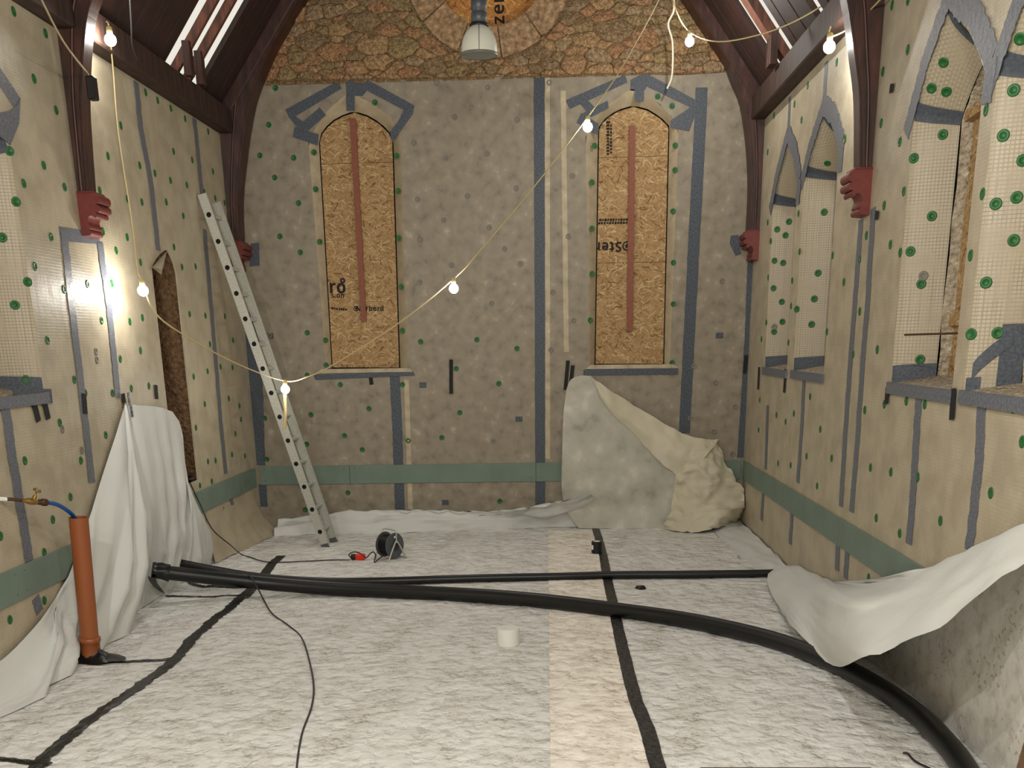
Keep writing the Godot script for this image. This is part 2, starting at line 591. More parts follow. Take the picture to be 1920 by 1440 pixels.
func back_hole(k: int) -> Array:   # outline in the lined wall, from lower left over the arch to lower right
	if k == 0: return [Vector2(0.886, 1.831), Vector2(0.855, 4.167), Vector2(0.944, 4.287), Vector2(1.056, 4.427), Vector2(1.188, 4.535), Vector2(1.322, 4.612), Vector2(1.471, 4.558), Vector2(1.623, 4.464), Vector2(1.759, 4.359), Vector2(1.846, 4.179), Vector2(1.803, 1.816)]
	return [Vector2(3.848, 1.823), Vector2(3.793, 4.133), Vector2(3.848, 4.259), Vector2(3.959, 4.387), Vector2(4.107, 4.493), Vector2(4.271, 4.578), Vector2(4.421, 4.515), Vector2(4.567, 4.422), Vector2(4.68, 4.309), Vector2(4.762, 4.161), Vector2(4.737, 1.808)]

# ================================================================ roof
func roof():
	var c := structure("ceiling", "steep timber roof with open slots between rafters")
	for s in [-1, 1]:
		var w := "L" if s < 0 else "R"
		var x0 := XL if s < 0 else XR
		var mid := -0.461
		var along := Vector3(-s, SLOPE, 0)                # up the slope, per metre of x
		var nrm := Vector3(s * SLOPE, 1, 0).normalized()  # outwards
		var at := func(d: float, z: float, out: float) -> Vector3: return Vector3(x0, EAVE, z) + along * d + nrm * out
		var board := func(z0: float, z1: float, d0: float, d1: float, called: String, mat: Material, t0: float, t1: float):
			var st := tool()
			flat(st)
			var a: Vector3 = at.call(d0, z0, t0)
			var p := [a, at.call(d0, z1, t0), at.call(d1, z1, t0), at.call(d1, z0, t0), at.call(d0, z0, t1), at.call(d0, z1, t1), at.call(d1, z1, t1), at.call(d1, z0, t1)]
			for f in [[0, 1, 2, 3], [7, 6, 5, 4], [0, 4, 5, 1], [1, 5, 6, 2], [2, 6, 7, 3], [3, 7, 4, 0]]: quad(st, p[f[0]], p[f[1]], p[f[2]], p[f[3]])
			part(st, called, mat, c)
		var gaps := []
		if s < 0: gaps = [[-10.94, -10.62], [-10.57, -10.29], [-10.24, -9.99]]
		else: gaps = [[-10.87, -10.575], [-10.41, -10.166], [-9.33, -9.12]]
		# closed boarding in courses, with the slots left open
		var zs := [-12.2]
		for g in gaps: zs.append_array(g)
		zs.append(-7.0)
		for i in range(0, zs.size(), 2):
			var wd: float = zs[i + 1] - zs[i]
			var n := maxi(1, int(round(wd / 0.16)))
			for k in n:
				var thin := wd < 0.18
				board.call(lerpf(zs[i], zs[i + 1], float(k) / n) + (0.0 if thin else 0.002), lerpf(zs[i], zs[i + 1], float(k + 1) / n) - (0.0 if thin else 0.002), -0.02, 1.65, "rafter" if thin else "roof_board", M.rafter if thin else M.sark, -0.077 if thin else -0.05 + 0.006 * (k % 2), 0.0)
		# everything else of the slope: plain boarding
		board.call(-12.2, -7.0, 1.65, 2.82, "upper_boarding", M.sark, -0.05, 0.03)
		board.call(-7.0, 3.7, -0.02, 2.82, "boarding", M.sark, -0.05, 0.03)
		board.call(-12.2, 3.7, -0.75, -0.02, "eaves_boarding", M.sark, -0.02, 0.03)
		# wall plate
		var st := tool()
		box(st, Vector3(x0 - s * 0.03, 4.315, -4.2), Vector3(0.22, 0.225, 15.6), 0.012)
		part(st, "wall_plate", M.plate, c)
		# short posts from plate to rafters
		for z in ([-10.24, -10.57] if s < 0 else [-10.43, -10.52]):
			st = tool()
			var px: float = x0 - s * 0.19
			box(st, Vector3(px, 4.55, z), Vector3(0.07, 0.28, 0.09), 0.005)
			part(st, "ashlar_post", M.beam, c)
		# principal rafters over the braces
		for z in [-11.78, -8.06 if s < 0 else -7.83]:
			st = tool()
			var b := Basis(along.normalized(), nrm, along.normalized().cross(nrm))
			box(st, at.call(1.35, z, -0.075), Vector3(4.9, 0.15, 0.30 if z < -10 else 0.16), 0.015, b)
			part(st, "principal_rafter", M.beam, c)
		# arch braces and their corbels
		var ends: Array = [Vector2(1.4, 5.95), Vector2(2.0, 6.45), Vector2(2.7, 6.8)]
		var prof: Array
		if s < 0: prof = [Vector2(0.09, 3.14), Vector2(0.12, 3.6), Vector2(0.20, 4.0), Vector2(0.29, 4.35), Vector2(0.39, 4.62), Vector2(0.59, 4.97), Vector2(0.72, 5.15), Vector2(0.97, 5.47)]
		else: prof = [Vector2(0.10, 3.14), Vector2(0.10, 3.6), Vector2(0.14, 4.0), Vector2(0.22, 4.38), Vector2(0.34, 4.63), Vector2(0.49, 4.98), Vector2(0.73, 5.37), Vector2(1.0, 5.66)]
		brace(s, -11.95, -11.66, prof + ends, "against the end wall at its %s corner" % ["left", "right"][int(s > 0)])
		if s < 0: prof = [Vector2(0.07, 3.14), Vector2(0.09, 3.5), Vector2(0.118, 3.82), Vector2(0.205, 4.23), Vector2(0.29, 4.42), Vector2(0.45, 4.75), Vector2(0.8, 5.3)]
		else: prof = [Vector2(0.08, 3.14), Vector2(0.115, 3.58), Vector2(0.165, 3.84), Vector2(0.25, 4.2), Vector2(0.38, 4.52), Vector2(0.55, 4.85), Vector2(0.85, 5.3)]
		brace(s, -8.15 if s < 0 else -7.92, -7.97 if s < 0 else -7.74, prof + ends, "nearer one on the wall with the tall niche" if s < 0 else "nearer one on the wall of paired lancets")

func brace(s: int, z0: float, z1: float, prof: Array, where: String):
	var x0 := XL if s < 0 else XR
	var t := thing("arch_brace", "dark red-brown curved timber arch brace, " + where, "beam", Vector3(x0, 3.15, (z0 + z1) / 2), "arch braces of the roof")
	var c3 := []
	for p in prof: c3.append(Vector3(p.x, p.y, 0))
	var inner := curve(c3, 4)
	var deep := -0.008
	var st := tool()
	for lay in 3:     # two chamfered outer leaves and a proud core
		var zz: Array = [[z0, z0 + 0.02, 0.014], [z0 + 0.02, z1 - 0.02, 0.0], [z1 - 0.02, z1, 0.014]][lay]
		var poly := PackedVector2Array()
		for q in inner: poly.append(Vector2(maxf(q.x - zz[2], 0.02), q.y))
		var last: Vector3 = inner[-1]
		poly.append(Vector2(last.x, last.y + 0.9))
		poly.append(Vector2(0.40, 5.05))
		poly.append(Vector2(deep + 0.01, 4.52))
		poly.append(Vector2(deep + 0.01, 3.14))
		prism(st, poly, Vector3(x0, 0, zz[0]), Vector3(-s, 0, 0), Vector3.UP, Vector3(0, 0, 1), zz[1] - zz[0])
	part(st, "brace", M.beam, t)
	st = tool()       # planted moulding along the front face
	var line := []
	for q in inner:
		if q.y < 5.8: line.append(Vector3(x0 - s * maxf(q.x * 0.62 - 0.01, 0.03), q.y, z1 + 0.006))
	tube(st, line, 0.012, 6)
	part(st, "moulding", M.beam, t)
	corbel(s, z0, z1, where)

func corbel(s: int, z0: float, z1: float, where: String):
	var x0 := XL if s < 0 else XR
	var t := thing("corbel", "red scrolled corbel under the arch brace " + where, "corbel", Vector3(x0, 2.865, (z0 + z1) / 2), "red corbels")
	var poly := PackedVector2Array()
	var add := func(cx: float, cy: float, r: float, a0: float, a1: float, n := 6):
		for i in n + 1:
			var a := deg_to_rad(lerpf(a0, a1, float(i) / n))
			poly.append(Vector2(cx + r * cos(a), cy + r * sin(a)))
	poly.append(Vector2(0, 3.14)); poly.append(Vector2(0, 3.455)); poly.append(Vector2(0.17, 3.455))
	add.call(0.195, 3.405, 0.036, 80, -60)      # top roll
	poly.append(Vector2(0.182, 3.366))
	add.call(0.198, 3.340, 0.028, 60, -80)      # second roll
	poly.append(Vector2(0.172, 3.312))
	add.call(0.165, 3.294, 0.022, 30, -100, 5)  # third roll
	add.call(0.128, 3.243, 0.047, 78, 178, 7)   # cove
	add.call(0.082, 3.205, 0.017, 50, -70, 4)
	add.call(0.085, 3.166, 0.020, 70, -90, 5)
	var st := tool()
	for k in poly.size(): poly[k] = Vector2(poly[k].x * 0.70, 3.157 + (poly[k].y - 3.455) * 0.925)
	prism(st, poly, Vector3(x0, 0, z0 - 0.01), Vector3(-s, 0, 0), Vector3.UP, Vector3(0, 0, 1), z1 - z0 + 0.03)
	part(st, "scroll_block", M.red_paint, t)
	st = tool()
	box(st, Vector3(x0 - s * 0.06, 3.160, (z0 + z1) / 2 + 0.005), Vector3(0.12, 0.014, z1 - z0 + 0.04), 0.006)
	part(st, "cap", M.red_paint, t)

# ================================================================ rubble gable
func clip(poly: Array, m: Vector2, n: Vector2) -> Array:   # keep the side of m that n points away from
	var out := []
	for i in poly.size():
		var a: Vector2 = poly[i]
		var b: Vector2 = poly[(i + 1) % poly.size()]
		var da := (a - m).dot(n)
		var db := (b - m).dot(n)
		if da <= 0: out.append(a)
		if da * db < 0: out.append(a.lerp(b, da / (da - db)))
	return out

func gable_stones():
	var g := structure("wall_gable", "bare rubble stone gable above the lined wall")
	var centre := Vector2(2.82, 5.769)
	var ring := 0.88
	for side in [-1, 1]:     # mortar bed in two halves round the window
		var poly := [Vector2(centre.x, 4.6), Vector2(centre.x + side * 2.62, 4.6), Vector2(centre.x + side * 2.62, 4.62), Vector2(centre.x, 8.0)]
		for k in 13: poly.append(centre + Vector2(side * sin(PI * k / 12), cos(PI * k / 12)) * 0.60)
		var bed := tool()
		slab(bed, "B", poly, -0.20, 0.193)
		part(bed, "mortar", M.mortar, g)
	var up_rows := []
	for k in 64:
		var y := lerpf(4.70, 5.95, k / 63.0)
		var row := []
		for m in 190:
			var q := Vector2(lerpf(maxf(0.05, (y - 4.36) / 1.323), minf(5.55, 5.6 - (y - 4.36) / 1.323), m / 189.0), y)
			var d := q.distance_to(centre)
			row.append(on_back(q, -0.35 if d < 0.64 else -0.10 if d < 0.86 else 0.006 + 0.034 * rough.get_noise_2d(q.x * 1.3, q.y * 1.9)))
		up_rows.append(row)
	var st := tool()
	skin(st, up_rows)
	part(st, "pointing", M.mortar, g)
	var seeds := []
	var size := []
	for k in 5200:
		var p := Vector2(rng.randf_range(0.2, 5.4), rng.randf_range(4.58, 5.85))
		var r := rng.randf_range(0.045, 0.18) * (1.0 if p.y > 4.88 else 0.75)
		if p.distance_to(centre) < ring + 0.02: continue
		if p.y > 4.35 + 1.323 * minf(p.x, 5.6 - p.x): continue
		var free := true
		for i in seeds.size():
			if ((p - seeds[i]) * Vector2(1.0, 1.9)).length() < 0.92 * (r + size[i]):
				free = false
				break
		if free:
			seeds.append(p)
			size.append(r)
	for i in seeds.size():
		var p: Vector2 = seeds[i]
		var cell := [p + Vector2(-0.28, -0.16), p + Vector2(0.28, -0.16), p + Vector2(0.28, 0.16), p + Vector2(-0.28, 0.16)]
		for j in seeds.size():
			if i == j: continue
			var q: Vector2 = seeds[j]
			if absf(q.x - p.x) > 0.7 or absf(q.y - p.y) > 0.5: continue
			var dlt := q - p
			cell = clip(cell, p.lerp(q, size[i] / (size[i] + size[j])), Vector2(dlt.x, dlt.y * 3.6).normalized())
		var toc := (centre - p).normalized()
		cell = clip(cell, centre - toc * (ring + 0.012), toc)
		cell = clip(cell, Vector2(0.5, 4.742), Vector2(-0.0077, -1.0).normalized())
		if cell.size() < 3: continue
		stone(cell, g, "stone", M["stone%d" % rng.randi_range(0, 5)], 0.034)
	# dressed ring round the round window
	for k in 12:
		var a0 := TAU * k / 12 + 0.12
		var a1 := TAU * (k + 1) / 12 + 0.12
		var cell := []
		for i in 5: cell.append(centre + Vector2.from_angle(lerpf(a0 + 0.012, a1 - 0.012, i / 4.0)) * (ring - 0.005))
		for i in 5: cell.append(centre + Vector2.from_angle(lerpf(a1 - 0.012, a0 + 0.012, i / 4.0)) * 0.585)
		st = tool()
		slab(st, "B", cell, -0.06, 0.055 + 0.01 * (k % 2))
		part(st, "ring_stone", M.ashlar, g)
	# boarded round window
	var win := structure("window_1", "round window boarded with OSB in the stone gable")
	for k in 2:
		var cell := []
		for i in 25:
			var a := (PI if k == 0 else 0.0) + PI * i / 24 - PI / 2 * 0.0
			cell.append(centre + Vector2(0.577 * cos(a), 0.577 * sin(a)) + Vector2(0, -0.004 if k == 0 else 0.004))
		st = tool()
		slab(st, "B", cell, -0.13, 0.018)
		part(st, "osb_board", M.osb_warm, win)
	lettering(win, "zero", Vector2(2.894, 5.416), 0.13, 90, -0.11, 1)

func stone(cell: Array, parent: Node3D, called: String, mat: Material, proud: float):
	var c := Vector2.ZERO
	for v in cell: c += v
	c /= cell.size()
	# soften the outline: midpoints and pulled-in corners
	var ring := []
	for i in cell.size():
		var a: Vector2 = cell[i]
		var b: Vector2 = cell[(i + 1) % cell.size()]
		if a.distance_to(b) < 0.02: continue
		ring.append(a.lerp(b, 0.13)); ring.append(a.lerp(b, 0.5) + Vector2(rng.randf_range(-0.008, 0.008), rng.randf_range(-0.008, 0.008))); ring.append(a.lerp(b, 0.87))
	if ring.size() < 5: return
	var pr := proud * rng.randf_range(0.35, 1.0)
	var tilt := Vector2(rng.randf_range(-0.12, 0.12), rng.randf_range(-0.22, 0.14))
	var rows := []
	for lv in [[0.995, -0.012], [0.975, pr * 0.4], [0.86, pr * 0.9], [0.45, pr]]:
		var row := []
		for v in ring:
			var q: Vector2 = c + (v - c) * lv[0]
			row.append(on_back(q, lv[1] + (tilt.dot(q - c) if lv[1] > 0 else 0.0) + 0.022 * rough.get_noise_2d(q.x * 2.0, q.y * 2.0)))
		rows.append(row)
	var st := tool()
	soft(st)
	skin(st, rows, true)
	var top: Array = rows[-1]
	var mid := on_back(c, pr + 0.008)
	for i in top.size(): tri(st, top[i], top[(i + 1) % top.size()], mid)
	part(st, called, mat, parent)

func lettering(parent: Node3D, text: String, at: Vector2, height: float, turn: float, off: float, bold := 0):
	var tm := TextMesh.new()
	var f := SystemFont.new()
	f.font_names = PackedStringArray(["Droid Sans"])
	f.font_weight = 700 if bold else 400
	tm.font = f
	tm.text = text
	tm.font_size = 32
	tm.pixel_size = height / 23.0
	tm.depth = 0.001
	var o := MeshInstance3D.new()
	o.mesh = tm
	o.material_override = M.ink
	o.name = "lettering"
	parent.add_child(o, true)
	var b := Basis(BU, Vector3.UP, BN) * Basis(Vector3(0, 0, 1), deg_to_rad(turn))
	o.transform = Transform3D(b, on_back(at, off))

# ================================================================ boarded lancets in the end wall
func cut_above(poly: Array, y: float, keep_low: bool) -> Array:
	return clip(poly, Vector2(0, y), Vector2(0, 1) if keep_low else Vector2(0, -1))

func back_windows():
	var outs := [
		[Vector2(0.923, 1.84), Vector2(0.945, 4.195), Vector2(0.979, 4.267), Vector2(1.041, 4.328), Vector2(1.125, 4.387), Vector2(1.231, 4.431), Vector2(1.347, 4.459), Vector2(1.487, 4.414), Vector2(1.609, 4.345), Vector2(1.707, 4.255), Vector2(1.743, 4.177), Vector2(1.702, 1.827)],
		[Vector2(3.907, 1.831), Vector2(3.932, 4.238), Vector2(3.965, 4.293), Vector2(4.043, 4.358), Vector2(4.143, 4.406), Vector2(4.299, 4.443), Vector2(4.451, 4.403), Vector2(4.581, 4.329), Vector2(4.65, 4.272), Vector2(4.679, 4.236), Vector2(4.684, 1.818)],
	]
	var seams := [[Vector2(1.316, 3.958)], [Vector2(4.308, 3.952), Vector2(4.325, 2.898)]]
	for k in 2:
		var win := structure("window_2" if k == 0 else "window_3", "lancet window boarded with OSB")
		# membrane turned into the reveal
		var outer := []
		for q in back_hole(k): outer.append(Vector3(q.x, q.y, 0))
		outer = even(outer, 60)
		var inner := []
		for q in outs[k]: inner.append(Vector3(q.x, q.y, 0))
		inner = even(inner, 60)
		var rows := []
		for r in 7:
			var t := r / 6.0
			var g := 2 * t * (1 - t) * 0.4 + t * t
			var row := []
			for i in 60:
				var q: Vector3 = outer[i].lerp(inner[i], g * 0.97)
				row.append(on_back(Vector2(q.x, q.y), -0.125 * (2 * t * (1 - t) * 0.25 + t * t)))
			rows.append(row)
		var st := tool()
		skin(st, rows)
		part(st, "reveal", M.lap, win)  # paler than the wall lining, with the light on the splay put in
		st = tool()
		var big := []
		for q in outs[k]: big.append(Vector2(q.x + (0.06 if q.x > (outs[k][0].x + outs[k][-1].x) / 2 else -0.06), q.y + (0.06 if q.y > 2.5 else -0.06)))
		slab(st, "B", big, -0.24, 0.06)
		part(st, "void", M.dark, win)  # near-black slab paints the shade in the gaps behind the boards
		# boards, cut at the seams
		var rest: Array = outs[k].duplicate()
		var shrunk := []
		var mid: Vector2 = (outs[k][0] + outs[k][-1]) / 2
		for q in rest: shrunk.append(Vector2(mid.x + (q.x - mid.x) * 0.975, q.y - (0.012 if q.y > 3 else -0.006)))
		rest = shrunk
		for sq in seams[k]:
			st = tool()
			slab(st, "B", cut_above(rest, sq.y + 0.002, false), -0.145, 0.018)
			part(st, "osb_board", M.osb, win)
			rest = cut_above(rest, sq.y - 0.002, true)
		st = tool()
		slab(st, "B", rest, -0.143, 0.018)
		part(st, "osb_board", M.osb, win)
		# red-brown glazing bar left standing in front of the boards
		st = tool()
		var bar: Array = [[Vector2(1.295, 4.39), Vector2(1.358, 4.388), Vector2(1.352, 2.334), Vector2(1.292, 2.335)], [Vector2(4.256, 4.247), Vector2(4.318, 4.246), Vector2(4.324, 2.179), Vector2(4.259, 2.18)]][k]
		slab(st, "B", bar, -0.118, 0.03)
		part(st, "glazing_bar", M.terracotta, win)
		# sloping sill below
		st = tool()
		var sl: Array = [[Vector2(0.832, 1.832), Vector2(1.828, 1.827), Vector2(1.862, 1.786), Vector2(0.762, 1.787)], [Vector2(3.86, 1.828), Vector2(4.772, 1.819), Vector2(4.832, 1.778), Vector2(3.801, 1.783)]][k]
		slab(st, "B", sl, -0.10, 0.115)
		part(st, "sill", M.lap, win)
		var o := -0.122
		if k == 0:
			lettering(win, "ro", Vector2(1.042, 2.706), 0.14, -2, o, 1)
			lettering(win, "°", Vector2(1.109, 2.733), 0.12, -2, o, 1)
			lettering(win, "s.on", Vector2(1.042, 2.618), 0.055, -2, o, 1)
			lettering(win, "Norbord", Vector2(1.395, 2.472), 0.056, -1, o, 1)
			logo(win, Vector2(1.24, 2.474), 0.028, o)
			print_marks(win, Vector2(0.961, 2.485), Vector2(1.139, 2.465), 7, 0.022, o)
		else:
			lettering(win, "Ster", Vector2(4.05, 3.062), 0.105, 180, o, 1)
			logo(win, Vector2(4.25, 3.068), 0.05, o)
			print_marks(win, Vector2(3.944, 3.336), Vector2(4.286, 3.334), 12, 0.022, o)
			print_marks(win, Vector2(3.933, 3.304), Vector2(4.287, 3.302), 12, 0.022, o)
			print_marks(win, Vector2(4.032, 4.305), Vector2(4.035, 3.97), 11, 0.03, o)
			print_marks(win, Vector2(4.065, 4.274), Vector2(4.068, 3.984), 9, 0.02, o)

func logo(parent: Node3D, at: Vector2, r: float, off: float):
	var st := tool()
	var xf := turned(on_back(at, off), BN)
	lathe(st, [Vector2(r, 0), Vector2(r, 0.001), Vector2(r * 0.72, 0.001), Vector2(r * 0.72, 0)], 20, xf, true)
	var star := []
	for i in 10: star.append(at + Vector2.from_angle(TAU * i / 10 + 0.3) * r * (0.62 if i % 2 == 0 else 0.3))
	slab(st, "B", star, off, 0.001)
	part(st, "logo", M.ink, parent)

func print_marks(parent: Node3D, a: Vector2, b: Vector2, n: int, h: float, off: float):
	var st := tool()
	var d := (b - a).normalized()
	var e := Vector2(-d.y, d.x)
	for i in n:
		var p := a.lerp(b, (i + 0.5) / n)
		var l := a.distance_to(b) / n * rng.randf_range(0.3, 0.42)
		var hh := h * rng.randf_range(0.35, 0.6)
		slab(st, "B", [p - d * l - e * hh, p + d * l - e * hh, p + d * l + e * hh, p - d * l + e * hh], off, 0.001)
	part(st, "print", M.ink, parent)

# ================================================================ side lancets
func side_windows():
	var n := 4
	for w in ["R", "L"]:
		for h in HOLES[w]:
			if h[2] < 1: continue
			var win := structure("window_%d" % n, "lancet window with a membrane-lined reveal and boarded opening")
			n += 1
			var inn := [h[0] + 0.10, h[1] - 0.10, h[2] + 0.02, h[3] - 0.05, h[4], h[5] - 0.25]
			var outer := arch(h)
			var inner := arch(inn)
			var st := tool()
			skin(st, reveal_rows(w, outer, inner, 0.25))
			part(st, "reveal", M.reveal, win)
			# raw stone edge behind the cut membrane
			st = tool()
			var rows := []
			for d in [0.0, 0.35, 0.7, 1.0]:
				var row := []
				for i in inner.size():
					var q: Vector2 = inner[i]
					var c := Vector2((inn[0] + inn[1]) / 2, 3.0)
					var j: float = 0.03 * rough.get_noise_2d(q.y * 4.0, d * 3.0 + h[0])
					row.append(on_wall(w, q + Vector2(signf(c.x - q.x) * (0.02 + 2.0 * j + d * 0.05), 0), -0.25 - d * 0.07))
				rows.append(row)
			skin(st, rows)
			part(st, "stone_edge", M.niche if w == "L" else M.raw_edge, win)
			# boarding at the back: upright boards, rail and arched head piece
			var lo: float = inn[0] + 0.05
			var hi: float = inn[1] - 0.02
			var cuts := [lo, lo + 0.11, lo + 0.45, hi]
			for k in 3:
				st = tool()
				var t: float = 0.03 if k == 0 else 0.018
				slab(st, w, [Vector2(cuts[k] + 0.002, inn[2] - 0.02), Vector2(cuts[k + 1] - 0.002, inn[2] - 0.02), Vector2(cuts[k + 1] - 0.002, h[3] - 0.02), Vector2(cuts[k] + 0.002, h[3] - 0.02)], -0.335, t)
				part(st, "board", M.ply if k else M.osb, win)
			st = tool()
			slab(st, w, [Vector2(lo, 2.12), Vector2(hi, 2.12), Vector2(hi, 2.19), Vector2(lo, 2.19)], -0.305, 0.025)
			part(st, "rail", M.osb, win)
			st = tool()
			slab(st, w, [Vector2(lo, h[3] - 0.06), Vector2(hi, h[3] - 0.02), Vector2(hi, h[3] + 0.03), Vector2(lo, h[3] + 0.0)], -0.305, 0.05)
			part(st, "head_rail", M.osb, win)
			st = tool()
			var head := [Vector2(lo, h[3] - 0.02)]
			for i in range(8, 25): head.append(inner[i] + Vector2(0, 0.03))
			head.append(Vector2(hi, h[3] - 0.02))
			slab(st, w, head, -0.335, 0.02)
			part(st, "head_board", M.osb, win)
			# sill: rough mortar slope with tape on its nose
			st = tool()
			rows = []
			for r in 6:
				var t := r / 5.0
				var row := []
				for i in 13:
					var z := lerpf(h[0] - 0.02, h[1] + 0.02, i / 12.0)
					row.append(on_wall(w, Vector2(z, lerpf(h[2] - 0.005, h[2] + 0.045, t) + 0.012 * rough.get_noise_2d(z * 5.0, t * 2.0) * (1.0 if r > 0 else 0.0)), 0.02 - 0.33 * t))
				rows.append(row)
			skin(st, rows)
			part(st, "sill", M.raw_edge, win)
			st = tool()
			slab(st, w, [Vector2(h[0] - 0.02, h[2] - 0.07), Vector2(h[1] + 0.03, h[2] - 0.075), Vector2(h[1] + 0.03, h[2] - 0.003), Vector2(h[0] - 0.02, h[2] + 0.003)], 0.001, 0.018)
			part(st, "sill_tape", M.side_tape, win)
			# tape along the springing of the arch, folded into the reveal, and up at the apex
			reveal_tape(win, w, outer, inner, 7.9, 9.1)
			reveal_tape(win, w, outer, inner, 15.5, 16.4)
			if h[0] < -6.0: reveal_tape(win, w, outer, inner, 0.0, 0.55)
			else: reveal_tape(win, w, outer, inner, 0.0, 0.35, 0.05, 0.45)
			if w == "R" and h[0] > -6.0:   # stiff bent tape standing on the nearest sill: upright leg and slanting leg
				reveal_tape(win, w, outer, inner, 0.0, 1.75, 0.70)
				reveal_tape(win, w, outer, inner, 0.30, 0.75, 0.22, 0.85, 0.85)

func reveal_tape(win: Node3D, w: String, outer: Array, inner: Array, i0: float, i1: float, from := 0.05, to := 1.0, climb := 0.0):
	var st := tool()
	var at := func(arr: Array, f: float) -> Vector2:
		var i := clampi(int(f), 0, arr.size() - 2)
		return arr[i].lerp(arr[i + 1], f - i)
	var rows := []
	for r in 9:
		var t := lerpf(from, to, r / 8.0)
		var g := 2 * t * (1 - t) * 0.45 + t * t
		var d := 0.25 * (2 * t * (1 - t) * 0.12 + t * t)
		var row := []
		for k in 5:
			var f := lerpf(i0, i1, k / 4.0) + climb * r / 8.0
			var q: Vector2 = at.call(outer, f).lerp(at.call(inner, f), g)
			var mid := Vector2((outer[0].x + outer[-1].x) / 2, q.y - 0.3)
			q += (mid - q).normalized() * (0.007 if climb == 0.0 else 0.011)
			row.append(on_wall(w, q, -d))
		rows.append(row)
	skin(st, rows)
	part(st, "reveal_tape", M.tape, win)

# tall stone niche cut through the lining on the left wall
func niche():
	var n := structure("wall_niche", "tall narrow stone niche where the lining is cut open")
	var h: Array = HOLES["L"][0]
	var outer := arch(h)
	var st := tool()
	var rows := []
	for d in 9:
		var t := d / 8.0
		var row := []
		for q in outer:
			var j := 0.05 * rough.get_noise_3d(q.y * 2.2, t * 1.6, q.x * 1.2)
			row.append(on_left(q + Vector2(signf(q.x + 9.593) * (0.04 - 0.08 * t) + j * 1.4, 0), -0.01 - 0.36 * t))
		rows.append(row)
	skin(st, rows)
	part(st, "jamb", M.niche, n)
	st = tool()
	slab(st, "L", [Vector2(-10.3, 0.6), Vector2(-8.9, 0.6), Vector2(-8.9, 3.1), Vector2(-10.3, 3.1)], -0.39, 0.03)
	part(st, "back", M.niche, n)
	for k in 7:
		st = tool()
		var c := Vector3(XL - 0.06 - 0.03 * (k % 3), 0.88 + 0.02 * (k % 2), -9.36 - 0.08 * k)
		var cell := []
		for r in [[0.001, 0.04], [0.03, 0.03], [0.045, 0.0], [0.04, -0.03]]:
			var row := []
			for i in 8:
				var a := TAU * i / 8
				row.append(c + Vector3(cos(a) * r[0], r[1] * (0.6 + 0.3 * sin(k * 2.1)), sin(a) * r[0] * 1.2) * (1.0 + 0.5 * rough.get_noise_2d(k * 3.0 + i, r[1] * 60.0)))
			cell.append(row)
		skin(st, cell, true)
		part(st, "rubble", M.black, n)
	st = tool()   # flap of lining folded back at the opening's edge
	soft(st)
	var a := on_left(Vector2(-9.157, 2.732), 0.05)
	var b := on_left(Vector2(-9.469, 2.696), 0.012)
	var c := on_left(Vector2(-9.682, 2.909), 0.012)
	quad(st, a, b, c, on_left(Vector2(-9.354, 2.732), 0.06))
	part(st, "flap", M.lining, n)

# ================================================================ tapes on the walls
var laid := 0
func lift(off: float) -> float:
	laid += 1
	return off + 0.00017 * (laid % 23)

func wtape(w: String, pts: Array, width: float, mat: Material, called := "seam_tape", off := 0.001, thick := 0.002, wob := 0.10):
	var st := tool()
	var v3 := []
	for p in pts: v3.append(Vector3(p.x, p.y, 0))
	var line := even(v3, maxi(2, int(14 * pts.size())))
	var l := []
	var r := []
	for i in line.size():
		var d: Vector3 = line[mini(i + 1, line.size() - 1)] - line[maxi(i - 1, 0)]
		var e := Vector2(-d.y, d.x).normalized()
		var q := Vector2(line[i].x, line[i].y)
		var k := 1.0 + wob * rough.get_noise_2d(q.y * 1.5, q.x * 3.0)
		l.append(q + e * width / 2 * k)
		r.append(q - e * width / 2 * (2.0 - k))
	r.reverse()
	l.append_array(r)
	slab(st, w, l, lift(off), thick)
	return part(st, called, mat, wall_of(w))

func patch(w: String, poly: Array, mat: Material, called := "seam_tape", off := 0.001, thick := 0.002):
	var st := tool()
	slab(st, w, poly, lift(off), thick)
	return part(st, called, mat, wall_of(w))

